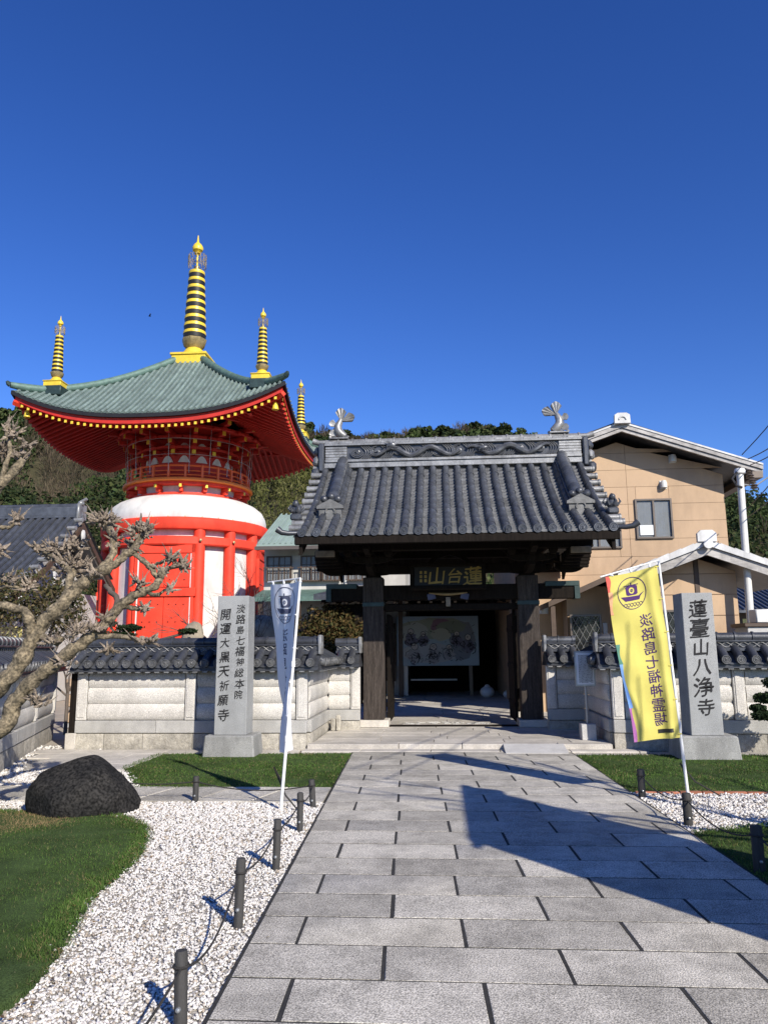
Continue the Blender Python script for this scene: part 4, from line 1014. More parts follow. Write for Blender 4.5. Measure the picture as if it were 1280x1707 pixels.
# ---- spires
def spire(base_z, s_, xy, parent, small):
    x0, y0 = xy
    root = MB().box(x0-.80*s_, x0+.80*s_, y0-.80*s_, y0+.80*s_, base_z, base_z+.42*s_, b=.02).box(x0-.86*s_, x0+.86*s_, y0-.86*s_, y0+.86*s_, base_z+.42*s_, base_z+.54*s_, b=.02).build('spire', 'yellow_gold', parent)
    def Z(q): return base_z+q*s_
    MB().lathe([(.56*s_, Z(.54)), (.54*s_, Z(.72)), (.42*s_, Z(.90)), (.34*s_, Z(.98))], 20, xy).build('spire_bowl', 'yellow_gold', root)
    MB().lathe([(.36*s_, Z(.98)), (.52*s_, Z(1.16)), (.60*s_, Z(1.42)), (.56*s_, Z(1.46)), (.30*s_, Z(1.34)), (.2*s_, Z(1.5))], 8, xy).build('spire_flower', 'gilt_grey', root)
    MB().lathe([(.17*s_, Z(1.3)), (.13*s_, Z(5.2))], 10, xy).build('spire_shaft', 'gilt_grey', root)
    for k in range(9):
        r_ = (.62-.022*k)*s_*(.80 if small else .88); z = 1.62+.385*k
        MB().lathe([(r_*.80, Z(z-.13)), (r_*.93, Z(z-.13)), (r_*.985, Z(z+.06))], 20, xy).build('spire_ring_painted_shade', 'black_iron', root)  # black band painted as the shade below each gold ring
        MB().lathe([(r_*.985, Z(z+.06)), (r_, Z(z+.07)), (r_*.97, Z(z+.21)), (r_*.86, Z(z+.24)), (r_*.3, Z(z+.24))], 20, xy).build('spire_ring', 'yellow_gold', root)
        MB().lathe([(r_*.72, Z(z+.23)), (r_*.72, Z(z+.28))], 12, xy).build('spire_ring_painted_shade', 'black_iron', root)  # black collar paints the dark gap above the ring
    mb = MB()
    for k in range(14):
        a = 2*math.pi*k/14; c, s2 = math.cos(a)*.44*s_, math.sin(a)*.44*s_
        mb.tube([(x0+c*(1-.1*(q % 2)), y0+s2*(1-.1*(q % 2)), Z(5.15+.13*q)) for q in range(6)], .014*max(s_, .6), 4)
        for q in range(5):
            a2 = a+(2*math.pi/14)*(1 if q % 2 else -1); mb.tube([(x0+c, y0+s2, Z(5.15+.13*q)), (x0+math.cos(a2)*.43*s_, y0+math.sin(a2)*.43*s_, Z(5.28+.13*q))], .012*max(s_, .6), 4)
    mb.build('spire_flame_lattice', 'gilt_grey', root)
    MB().lathe([(.04*s_, Z(5.1)), (.05*s_, Z(5.85)), (.16*s_, Z(5.88)), (.10*s_, Z(5.95)), (.24*s_, Z(6.05)), (.27*s_, Z(6.18)), (.20*s_, Z(6.33)), (.06*s_, Z(6.48)), (.015*s_, Z(6.85))], 14, xy).build('spire_jewel', 'yellow_gold', root)
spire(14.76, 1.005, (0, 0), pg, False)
for sx in (-1, 1):
    for sy in (-1, 1):
        q = 4.36; zb = zroof(1, (q-R_IN)/(A_-R_IN))
        MB().box(sx*q-.42, sx*q+.42, sy*q-.42, sy*q+.42, zb-.25, zb+.16, b=.03).build('spire_plinth', 'copper_dark', pg)
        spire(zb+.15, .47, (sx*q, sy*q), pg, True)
# ================================================================== buildings
def bpart(root, mb, name, mats, smooth=True, ang=38, parent=None):
    o = mb.build(name, mats, parent or root, smooth=smooth, ang=ang)
    if parent is None: o.location = -Vector(root.location)
    return o
def window(root, x0, x1, z0, z1, Y, panes=2, curtain=True, frame='alu_frame', rail=False, grid=False):
    wd = bpart(root, MB().box(x0, x1, Y+.008, Y+.020, z0, z1), 'window', 'curtain' if curtain else 'dark_room', False)
    t_ = .045
    mb = MB().box(x0-t_, x1+t_, Y-.05, Y+.03, z1, z1+t_).box(x0-t_, x1+t_, Y-.06, Y+.03, z0-t_, z0).box(x0-t_, x0, Y-.05, Y+.03, z0, z1).box(x1, x1+t_, Y-.05, Y+.03, z0, z1)
    for k in range(1, panes): xc = x0+(x1-x0)*k/panes; mb.box(xc-.022, xc+.022, Y-.04, Y+.02, z0, z1)
    if grid:
        for k in range(1, 2*panes): xc = x0+(x1-x0)*k/(2*panes); mb.box(xc-.012, xc+.012, Y-.02, Y+.0, z0, z1)
        for k in range(1, 3): zc = z0+(z1-z0)*k/3; mb.box(x0, x1, Y-.018, Y+.002, zc-.012, zc+.012)
    bpart(root, mb, 'frame', frame, False, parent=wd)
    bpart(root, MB().box(x0, x1, Y-.014, Y-.008, z0, z1), 'pane', 'window_glass', False, parent=wd)
    if rail:
        mb = MB(); n = int((x1-x0+.2)/.09)
        for k in range(n+1): xc = x0-.1+(x1-x0+.2)*k/n; mb.box(xc-.008, xc+.008, Y-.14, Y-.125, z0-.02, z0+.42)
        mb.box(x0-.14, x1+.14, Y-.15, Y-.115, z0+.42, z0+.45).box(x0-.12, x1+.12, Y-.145, Y-.12, z0-.02, z0+.0)
        bpart(root, mb, 'window_rail', 'brown_trim', False, parent=wd)
    return wd
# ---- tan house
HY = 20.0
hs_ = thing('tan_house', 'two-storey tan panelled house with grey gable roof beside the gate', 'house', (4.8, 24.0, 0))
hx0, hx1, rx, rzp = 1.9, 7.30, 4.66, 7.16; slope = .352
def hz(x): return rzp-slope*abs(x-rx)
bpart(hs_, MB().prism([(hx0, 0), (hx1, 0), (hx1, hz(hx1)-.25), (rx, hz(rx)-.25), (hx0, hz(hx0)-.25)], HY+.03, 28.0, 'y'), 'wall', 'joint_brown', False)
wins = [(5.07, 5.91, 4.37, 5.32), (3.55, 4.60, 4.14, 4.95)]
rows = [0.0]+[4.33-.455*k for k in range(9, -1, -1) if 4.33-.455*k > .1]+[4.33+.455*k for k in range(1, 8)]
cols = [hx0, 4.86, hx1]
def clip_panel(xa, xb, za, zb):
    # panel clipped under the gable line
    g = .004; xa += g; xb -= g; za += g; zb -= g; pts = [(xa, za), (xb, za)]
    top = lambda x: min(zb, hz(x)-.27)
    xs = sorted({xa, xb}|({rx} if xa < rx < xb else set())|({rx+(rzp-.27-zb)/slope} if xa < rx+(rzp-.27-zb)/slope < xb else set())|({rx-(rzp-.27-zb)/slope} if xa < rx-(rzp-.27-zb)/slope < xb else set()), reverse=True)
    for x in xs:
        if top(x) > za: pts.append((x, top(x)))
    return pts if len(pts) >= 4 else None
for za, zb in zip(rows[:-1], rows[1:]):
    for xa, xb in zip(cols[:-1], cols[1:]):
        segs = [(xa, xb, za, zb)]
        for (wx0, wx1, wz0, wz1) in wins:
            out = []
            for (a, b, c, d) in segs:
                if b <= wx0 or a >= wx1 or d <= wz0 or c >= wz1: out.append((a, b, c, d)); continue
                if a < wx0: out.append((a, wx0, c, d))
                if b > wx1: out.append((wx1, b, c, d))
                if c < wz0: out.append((max(a, wx0), min(b, wx1), c, wz0))
                if d > wz1: out.append((max(a, wx0), min(b, wx1), wz1, d))
            segs = out
        for (a, b, c, d) in segs:
            if b-a < .03 or d-c < .03: continue
            p = clip_panel(a, b, c, d)
            if p: bpart(hs_, MB().prism(p, HY, HY+.045, 'y'), 'siding_panel', 'tan_siding', False)
for wv in wins: window(hs_, *wv, HY)
bpart(hs_, MB().box(5.12, 5.46, HY-.022, HY-.018, 4.42, 4.68), 'window_notice', 'art_white', False)
for sg in (-1, 1):           # roof slopes
    xe = rx+sg*3.36
    v = [(rx, hz(rx)+.06), (xe, hz(xe)+.06), (xe, hz(xe)-.06), (rx, hz(rx)-.06)]
    bpart(hs_, MB().prism(v, HY-.68, 28.5, 'y'), 'roof', 'roof_tile', False)
    for off, t0, t1, m_, y0 in ((.0, .05, .095, 'white_tile', HY-.73), (.0, -.055, .045, 'grey_wood', HY-.71), (0, -.15, -.06, 'grey_wood', HY-.67)):
        v = [(rx, hz(rx)+t1), (xe+sg*.02, hz(xe)+t1), (xe+sg*.02, hz(xe)+t0), (rx, hz(rx)+t0)]
        bpart(hs_, MB().prism(v, y0, y0+.07, 'y'), 'verge_board', m_, False)
    for q in range(30):
        yy = HY-.6+.3*q
        bpart(hs_, MB().tube([(rx+sg*.05, yy, hz(rx)+.09), (xe, yy, hz(xe)+.09)], .05, 6), 'tile_row', 'roof_tile')
    bpart(hs_, MB().box(min(xe-sg*.25, xe), max(xe-sg*.25, xe), HY-.70, 28.2, hz(xe)-.26, hz(xe)-.10), 'gutter', 'alu_frame', False)
bpart(hs_, MB().tube([(rx, HY-.7, hz(rx)+.16), (rx, 28.4, hz(rx)+.16)], .11, 10), 'ridge_tile', 'roof_tile')
mb = MB().prism([(rx-.20, hz(rx)+.02), (rx+.20, hz(rx)+.02), (rx+.19, hz(rx)+.24), (rx+.11, hz(rx)+.29), (rx-.11, hz(rx)+.29), (rx-.19, hz(rx)+.24)], HY-.84, HY-.72, 'y'); mb.tube([(rx+.09*math.cos(R(a)), HY-.85, hz(rx)+.11+.08*math.sin(R(a))) for a in range(0, 181, 30)], .02, 6)
bpart(hs_, mb, 'ridge_end_tile', 'white_tile', False)
for vx, vz in ((6.06, 6.40), (5.78, 5.72)):
    mb = MB().box(vx-.09, vx+.09, HY-.02, HY, vz-.10, vz+.12, b=.004); mb.lathe([(.085, 0), (.085, .12), (.05, .19), (0, .20)], 12, M=Matrix.Translation((vx, HY-.08, vz-.08))); bpart(hs_, mb, 'vent_hood', 'pvc_white')
# ---- low annex with its own gable
AY = 17.6
ax = thing('house_annex', 'single-storey tan annex with pale tiled gable behind the one-column stele', 'house', (5.2, 19, 0))
arx, arz, asl = 5.72, 3.74, .37
def az(x): return arz-asl*abs(x-arx)
bpart(ax, MB().prism([(3.95, 0), (6.52, 0), (6.52, az(6.52)-.2), (arx, az(arx)-.2), (3.95, az(3.95)-.2)], AY+.03, 19.9, 'y'), 'wall', 'joint_brown', False)
for za, zb in ((0, .9), (.9, 1.35), (1.35, 1.81), (1.81, 2.27), (2.27, 2.73), (2.73, 3.19), (3.19, 3.8)):
    for xa, xb in ((3.95, 5.62), (5.72, 6.52)):
        tp = lambda x: min(zb-.008, az(x)-.22)
        pts = [(xa+.006, za+.008), (xb-.006, za+.008)]
        xs = sorted({xa+.006, xb-.006}|({arx} if xa < arx < xb else set())|{x for x in (arx-(arz-.22-zb)/asl, arx+(arz-.22-zb)/asl) if xa < x < xb}, reverse=True)
        pts += [(x, tp(x)) for x in xs if tp(x) > za+.01]
        if len(pts) >= 4: bpart(ax, MB().prism(pts, AY, AY+.045, 'y'), 'siding_panel', 'tan_siding', False)
bpart(ax, MB().box(5.62, 5.72, AY-.02, AY+.05, 0, az(5.67)-.2), 'corner_trim', 'brown_trim', False)
for sg, xe in ((-1, 3.80), (1, 7.75)):
    v = [(arx, az(arx)+.06), (xe, az(xe)+.06), (xe, az(xe)-.06), (arx, az(arx)-.06)]
    bpart(ax, MB().prism(v, AY-.62, 20.0, 'y'), 'roof', 'roof_tile', False)
    n = 7 if sg < 0 else 7
    for q in range(n):
        xa, xb = arx+(xe-arx)*q/n, arx+(xe-arx)*(q+1)/n
        v = [(xa, az(xa)+.15), (xb, az(xb)+.13), (xb, az(xb)-.0), (xa, az(xa)+.0)]
        bpart(ax, MB().prism(v, AY-.70, AY-.50, 'y'), 'verge_tile', 'white_tile', False)
    v = [(arx, az(arx)-.01), (xe, az(xe)-.01), (xe, az(xe)-.20), (arx, az(arx)-.20)]
    bpart(ax, MB().prism(v, AY-.64, AY-.58, 'y'), 'verge_board', 'grey_wood', False)
    for q in range(7): yy = AY-.35+.3*q; bpart(ax, MB().tube([(arx, yy, az(arx)+.09), (xe, yy, az(xe)+.09)], .05, 6), 'tile_row', 'roof_tile')
mb = MB().prism([(arx-.20, arz+.08), (arx+.20, arz+.08), (arx+.20, arz+.26), (arx+.12, arz+.33), (arx-.12, arz+.33), (arx-.20, arz+.26)], AY-.74, AY-.64, 'y'); mb.lathe([(0, 0), (.10, 0), (.10, .06), (0, .06)], 14, M=Matrix.Translation((arx, AY-.74, arz+.02)) @ Matrix.Rotation(R(90), 4, 'X'))
bpart(ax, mb, 'ridge_end_tile', 'white_tile', False)
# grilled window of the annex
wd = window(ax, 4.50, 5.28, 1.25, 2.35, AY-.08, 1, False)
mb = MB()
for k in range(-6, 8):
    for sg in (-1, 1):
        pts = []
        for q in range(13):
            zz = 1.25+1.1*q/12; x = 4.5+.16*k+(zz-1.25)*.55*sg+(.0 if sg > 0 else .6)
            if 4.5 <= x <= 5.28: pts.append((x, AY-.14, zz))
        if len(pts) > 1: mb.tube([pts[0], pts[-1]], .006, 4)
bpart(ax, mb, 'diamond_grille', 'steel', parent=wd)
# ---- link wing between the gate and the annex (in shade)
lk = thing('link_wing', 'shaded tan lean-to wing between the gate and the annex', 'house', (3.2, 18.6, 0))
bpart(lk, MB().box(2.9, 3.94, 18.3, 19.9, 0, 3.0), 'wall', 'tan_siding', False)
bpart(lk, MB().prism([(2.35, 2.60), (3.98, 3.30), (3.98, 3.18), (2.35, 2.48)], 17.3, 19.95, 'y'), 'roof', 'brown_trim', False)
bpart(lk, MB().box(2.40, 2.50, 17.35, 17.45, 0, 2.50), 'post', 'brown_trim', False)
window(lk, 2.98, 3.60, 1.2, 2.3, 18.2, 1, False)
mb = MB()
for k in range(-6, 9):
    for sg in (-1, 1):
        x0_ = 2.98+.15*k+(0 if sg > 0 else .6); pts = [(x0_+sg*.6*(q/12), 18.12, 1.2+1.1*q/12) for q in range(13)]; pts = [p for p in pts if 2.98 <= p[0] <= 3.60]
        if len(pts) > 1: mb.tube([pts[0], pts[-1]], .006, 4)
bpart(lk, mb, 'diamond_grille', 'steel')
bpart(lk, MB().box(3.70, 3.80, 18.27, 18.30, 1.75, 2.15, b=.005), 'wall_box', 'pvc_white', False)
mb = MB(); mb.lathe([(.11, 0), (.11, .14), (.07, .22), (0, .24)], 12, M=Matrix.Translation((2.45, 18.9, 2.40))); bpart(lk, mb, 'vent_hood', 'pvc_white')
bpart(lk, MB().box(2.2, 2.9, 19.0, 19.9, 0, 4.2), 'side_wall', 'tan_siding', False)
# ---- service pole with insulators, meter box, wires
sp_ = thing('service_pole', 'tall white service pole with insulators standing before the tan house', 'pole', (6.62, 17.2, 0))
pt = PY(1232, 785, 17.2); pb = PY(1250, 1030, 17.2)
MB().tube([(pb.x-6.62+.02, 0, 0), (pb.x-6.62, 0, pb.z), (pt.x-6.62, 0, pt.z)], [.085, .08, .072], 14).build('pole', 'pvc_white', sp_)
MB().lathe([(0, .05), (.10, .05), (.12, .0), (.12, -.06), (.09, -.08)], 12, (pt.x-6.62, 0), M=Matrix.Translation((0, 0, pt.z))).build('pole_cap', 'pvc_white', sp_)
for k in range(4):
    mb = MB(); mb.lathe([(.05, 0), (.09, .02), (.05, .05), (.09, .07), (.05, .10)], 10, (pt.x-6.62+.26+.0*k, -.05+.08*k), M=Matrix.Translation((0, 0, pt.z-.42+.13*k))); mb.build('insulator', 'alu_frame', sp_)
MB().tube([(pt.x-6.62, 0, pt.z-.30), (pt.x-6.62+.32, .05, pt.z-.34), (pt.x-6.62+.70, .05, pt.z-.10)], .018, 6).build('bracket', 'steel', sp_)
MB().tube([(pt.x-6.62-.10, -.1, pt.z-.05), (pt.x-6.62-.22, -.12, pt.z-.20), (pt.x-6.62-.14, -.12, pt.z-.36), (pt.x-6.62-.02, -.11, pt.z-.40)], .028, 6).build('cable_loop', 'wire', sp_)
bx_ = thing('meter_box', 'white concrete block with a dark slot at the foot of the service pole', 'box', (6.75, 16.6, 0))
MB().box(-.55, 1.6, -.25, .45, 0, 1.98, b=.01).build('block', 'concrete', bx_); MB().box(-.62, 1.7, -.30, .50, 1.98, 2.06, b=.01).build('cap', 'brown_trim', bx_)
MB().box(-.34, .30, -.20, .20, 2.06, 2.34, b=.02).build('box', 'pvc_white', bx_); MB().box(-.02, .16, -.205, -.19, 2.16, 2.23).build('slot', 'dark_room', bx_)
wr = [((1280, 700, 16), (1236, 758, 17.3)), ((1280, 738, 15), (1246, 765, 17.3)), ((1280, 752, 16), (1250, 775, 17.3)), ((1280, 800, 15), (1238, 855, 19.4)), ((1280, 826, 15), (1238, 868, 19.4))]
for k, (a, b) in enumerate(wr):
    A1, B1 = PY(*a), PY(*b); A2 = A1+(A1-B1)*2.5
    A2.z += .3
    mb = MB(); mb.tube([A2+(B1-A2)*q/12-Vector((0, 0, .25*math.sin(math.pi*q/12))) for q in range(13)], .011, 5)
    tag(mb.build('power_line', 'wire'), 'thin black overhead wire running to the white service pole', 'wire', 'overhead wires')
# ---- hall on the left with a grey tiled roof
hl = thing('side_hall', 'temple hall with large grey tiled roof behind the gnarled tree', 'hall', (-15.5, 24, 0))
HR = PY(128, 846, 24.0); hrx, hrz = HR.x, HR.z-.25
def hp(s_): return (24.0-4.6*s_, hrz-3.05*s_-.75*s_*(1-s_))
XL = -23.0
bpart(hl, MB().grid(lambda u, v: (XL+(hrx+.25-XL)*u, *hp(v)), 1, 12), 'roof', 'roof_tile', ang=60)
bpart(hl, MB().grid(lambda u, v: (XL+(hrx+.25-XL)*(1-u), 48-hp(.56*v)[0], hp(.56*v)[1]), 1, 12), 'roof', 'roof_tile', ang=60)
tr = MB(); tr.tube([(0, hp(k/10)[0], hp(k/10)[1]+.03) for k in range(11)], .075, 8); trm = tr.mesh('tile_row', 'roof_tile')
for k in range(44): obj('tile_row', trm, hl, Vector((hrx+.12-.245*k, 0, 0))-Vector(hl.location))
bpart(hl, MB().box(XL, hrx+.15, 23.80, 24.2, hrz-.05, hrz+.24, b=.02).box(XL, hrx+.12, 23.74, 24.26, hrz-.12, hrz-.05), 'ridge', 'roof_tile')
bpart(hl, MB().tube([(XL, 24, hrz+.27), (hrx+.1, 24, hrz+.27)], .11, 10), 'ridge_cap', 'roof_tile')
mb = MB().box(hrx+.12, hrx+.24, 23.72, 24.28, hrz-.2, hrz+.36, b=.04); mb.tube([(hrx+.1, 24, hrz+.40), (hrx+.36, 23.95, hrz+.52)], [.06, .05], 8); mb.blob((hrx+.2, 23.9, hrz+.36), .1, 2, .2); bpart(hl, mb, 'ogre_tile', 'silver_tile')
for q in range(11):
    y, z = hp(.08+.09*q); bpart(hl, MB().tube([(hrx+.15, y, z+.06), (hrx+.42, y, z+.06)], .07, 8), 'verge_tile', 'silver_tile')
prf = [hp(k/10) for k in range(11)]
for d0, d1, dz in ((.05, .12, .12), (.18, .25, .42)):
    for fl_ in (0, 1):
        pf_ = [((48-hp(.058*i)[0]), hp(.058*i)[1]) for i in range(11)] if fl_ else prf
        bpart(hl, MB().prism([(y, z-.06-dz*.5) for y, z in pf_]+[(y, z-.06-dz*.5-.20) for y, z in pf_[::-1]], hrx+d0+.05, hrx+d1+.05, 'x'), 'bargeboard', 'brown_trim' if d0 > .1 else 'grey_wood', False)
bpart(hl, MB().prism([(y, z-.1) for y, z in prf]+[(48-hp(.056*i)[0], hp(.056*i)[1]-.1) for i in range(10, -1, -1)], hrx-.75, hrx-.7, 'x'), 'gable_wall', 'white_wall', False)
for (s_, dz) in ((.06, .5), (.42, .55), (.80, .5)):
    y, z = hp(s_); mb = MB(); mb.blob((hrx+.42, y, z-dz), (.05, .14, .20), 2, .15); mb.blob((hrx+.42, y, z-dz-.32), (.05, .10, .12), 2, .15); bpart(hl, mb, 'gable_pendant', 'white_plaster')
bpart(hl, MB().box(XL, hrx-.8, 20.4, 27.6, 0, 3.6), 'wall', 'white_wall', False)
bpart(hl, MB().box(XL, hrx+.2, 19.45, 19.60, hp(1)[1]-.22, hp(1)[1]-.05), 'eave_board', 'wood_dark', False)
# ---- white building with the pale green roof
wb = thing('white_building', 'white two-storey building with pale green roof behind the gate', 'building', (-4.5, 28, 0))
WY = 26.0
bpart(wb, MB().box(-6.05, -1.2, WY, 32, 0, 5.15), 'wall', 'white_wall', False)
bpart(wb, MB().prism([(WY-.8, 5.08), (29, 6.75), (33.2, 5.08), (33.2, 4.98), (29, 6.62), (WY-.8, 4.96)], -6.15, -.8, 'x'), 'roof', 'pale_green_roof', False)
for k in range(28): bpart(wb, MB().tube([(-6.10+.19*k, WY-.8, 5.10), (-6.10+.19*k, 29, 6.78)], .035, 6), 'tile_row', 'pale_green_roof')
bpart(wb, MB().box(-6.20, -.75, WY-.84, WY-.74, 4.90, 5.02), 'gutter', 'alu_frame', False)
bpart(wb, MB().box(-6.05, -1.2, WY-.05, WY+.02, 4.60, 4.78), 'lintel_band', 'white_wall', False)
for x0_, x1_ in ((-5.90, -5.12), (-4.72, -4.10), (-3.98, -3.45), (-3.1, -2.2)): window(wb, x0_, x1_, 3.92, 4.72, WY-.1, 2, True, 'brown_trim', True, True)
bpart(wb, MB().prism([(WY-1.3, 3.30), (WY, 3.62), (WY, 3.40), (WY-1.3, 3.15)], -6.1, -1.0, 'x'), 'canopy', 'copper_green', False)
for x0_, x1_ in ((-5.8, -4.9), (-4.5, -3.3), (-3.0, -1.6)): window(wb, x0_, x1_, .6, 2.4, WY-.1, 2, False, 'brown_trim')
for x_ in (-5.95, -4.7, -3.15, -1.4): bpart(wb, MB().box(x_, x_+.14, WY-1.2, WY-1.06, 0, 3.2), 'post', 'brown_trim', False)
bpart(wb, MB().tube([(-3.22, WY-.06, 3.5), (-3.22, WY-.06, 5.0)], .05, 8), 'drainpipe', 'pvc_white')
# ---- main hall behind the gate: deep dark eaves, posts, back wall
mh = thing('inner_hall', 'dark timber hall with deep eaves seen through the gateway', 'hall', (.3, 27, 0))
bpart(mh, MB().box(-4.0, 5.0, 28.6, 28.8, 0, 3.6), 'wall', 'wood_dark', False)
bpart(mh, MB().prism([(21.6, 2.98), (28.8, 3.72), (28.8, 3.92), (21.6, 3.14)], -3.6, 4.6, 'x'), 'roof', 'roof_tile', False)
for k in range(24): bpart(mh, MB().prism([(21.7, 2.86), (28.6, 3.56), (28.6, 3.70), (21.7, 2.97)], -3.4+.34*k, -3.32+.34*k, 'x'), 'rafter', 'wood_dark', False)
for x_ in (-2.4, 2.35):
    for y_ in (22.3, 25.6): bpart(mh, MB().box(x_-.11, x_+.11, y_-.11, y_+.11, .08, 2.9, b=.01), 'post', 'wood_dark')
bpart(mh, MB().box(-3.4, 4.4, 22.2, 22.4, 2.66, 2.88), 'beam', 'wood_dark', False); bpart(mh, MB().box(-3.4, 4.4, 27.0, 27.2, 2.95, 3.2), 'beam', 'wood_dark', False)
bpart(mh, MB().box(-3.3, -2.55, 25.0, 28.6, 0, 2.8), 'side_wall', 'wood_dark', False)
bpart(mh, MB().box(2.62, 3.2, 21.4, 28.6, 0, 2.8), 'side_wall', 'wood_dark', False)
for k in range(6): bpart(mh, MB().box(2.55, 2.63, 20.4+1.3*k, 20.5+1.3*k, .1, 2.6), 'door_stile', 'brown_trim', False)
bpart(mh, MB().box(2.50, 2.64, 20.2, 28.4, 1.0, 1.12), 'handrail', 'grey_wood', False)
# far roofs and a house glimpsed at the right edge
fh = thing('far_house', 'dark roofed house glimpsed beyond the service pole', 'house', (15.5, 42, 0))
bpart(fh, MB().box(14.6, 22, 42, 48, 0, 3.4), 'wall', 'brown_trim', False); bpart(fh, MB().box(15.7, 16.3, 41.98, 42.0, 2.0, 3.0), 'wall_panel', 'yellow_sheet', False)
for (zz, y0_, y1_, zt) in ((3.4, 41.0, 46, 5.0), (2.0, 40.0, 42.2, 2.7)):
    bpart(fh, MB().prism([(y0_, zz), (y1_, zt), (y1_+4, zz), (y1_+4, zz-.12), (y1_, zt-.12), (y0_, zz-.12)], 14.2, 23, 'x'), 'roof', 'roof_tile', False)
    for k in range(26): bpart(fh, MB().tube([(14.3+.3*k, y0_, zz+.03), (14.3+.3*k, y1_, zt+.03)], .07, 6), 'tile_row', 'roof_tile')
# ================================================================== stone steles
def stele(label, x0, x1, yf, dep, h, zb, base, cols, taper=.012):
    cx = (x0+x1)/2; t = thing('stone_stele', label, 'stele', (cx, yf+dep/2, 0)); hw = (x1-x0)/2
    mb = MB(); mb.box(-hw, hw, -dep/2, dep/2, zb, h, b=.008)
    mb.v = [(x*(1-taper*(z-zb)), y*(1-taper*(z-zb)), z+(.02*(1-abs(x)/hw) if z > h-.05 else 0)) for x, y, z in mb.v]
    mb.build('shaft', 'stele_granite', t, ang=25)
    bw, bd = base; mb = MB(); mb.box(-bw, bw, -bd, bd, 0, zb, b=.022)
    mb.v = [(x*(1-.06*(z > zb-.1)), y*(1-.06*(z > zb-.1)), z) for x, y, z in mb.v]; mb.build('base', 'stele_base', t, ang=25)
    for (txt, xc, zt, zbot, sz, wid) in cols:
        n = len(txt)
        for k, ch in enumerate(txt):
            z = zt-(zt-zbot)*(k+.5)/n; s_ = sz*(1+.10*math.sin(k*2.1))
            yk = -dep/2*(1-taper*(z-zb))-.0035
            rough_text(ch, xc+.008*math.sin(k*3), z, s_, yk, None, .10, 0.0, .022, thick=.006, mats='engraving', parent=t, wide=wid, bold=.030)
    return t
stele('tall grey granite stele carved with two columns of characters', -3.50, -3.00, 11.90, .42, 2.44, .33, (.40, .30),
      [('淡路島七福神総本院', .125, 2.32, .85, .135, 1.0), ('開運大黒天祈願寺', -.115, 2.26, .52, .165, .95)])
stele('tall grey granite stele carved with one bold column of characters', 3.53, 3.985, 11.72, .45, 2.38, .34, (.42, .33),
      [('蓮臺山八浄寺', .0, 2.29, .60, .255, 1.0)])

# ================================================================== nobori banners
def cloth_print(maps, vs, fs, off, mats, name, parent):
    mb = MB(); mb.add([maps(a, b, off) for a, b in vs], fs); return mb.build(name, mats, parent, smooth=False)
def ring_shape(cu, cv, r, w_, asp, n=40, a0=0, a1=360):
    vs = []; fs = []
    for k in range(n+1):
        a = R(a0+(a1-a0)*k/n)
        for rr in (r, r-w_): vs.append((cu+rr*math.cos(a), cv+rr*asp*math.sin(a)))
    for k in range(n): fs.append((2*k, 2*k+1, 2*k+3, 2*k+2))
    return vs, fs
def ship_shapes(cu, cv, r, asp):
    S = lambda pts: ([(cu+a*r, cv+b*r*asp) for a, b in pts], [tuple(range(len(pts)))])
    out = [ring_shape(cu, cv, r, r*.045, asp)]
    out.append(S([(-.80, .16), (-.52, .46), (.48, .46), (.60, .22)]))     # hull
    out.append(S([(.40, .26), (.60, .24), (.86, .02), (.62, .12)]))
    # sail with a round hole
    sail = [(-.42, -.46), (.40, -.46), (.36, .12), (-.38, .12)]
    n = 24; vs = []; fs = []
    for k in range(n):
        a = 2*math.pi*k/n; c, s_ = math.cos(a), math.sin(a); m_ = min(.40/max(abs(c), 1e-6), .29/max(abs(s_), 1e-6))
        vs += [(cu+c*m_*r, cv+(-.17+s_*m_)*r*asp), (cu+.20*c*r, cv+(-.17+.20*s_)*r*asp)]
    for k in range(n): j = (k+1) % n; fs.append((2*k, 2*j, 2*j+1, 2*k+1))
    out.append((vs, fs))
    out.append(S([(-.50, -.52), (.48, -.52), (.48, -.47), (-.50, -.47)])); out.append(S([(-.03, -.66), (.03, -.66), (.03, -.5), (-.03, -.5)]))
    for k in range(6): out.append(ring_shape(cu+(-.55+.22*k)*r, cv+.72*r*asp, .13*r, .03*r, asp, 10, 180, 360)); 
    for k in range(5): out.append(ring_shape(cu+(-.44+.22*k)*r, cv+.84*r*asp, .11*r, .03*r, asp, 10, 180, 360))
    out.append(ring_shape(cu, cv-.17*r*asp, .10*r, .03*r, asp, 12)); out.append(S([(-.02, -.26), (.02, -.26), (.02, -.06), (-.02, -.06)]))
    return out
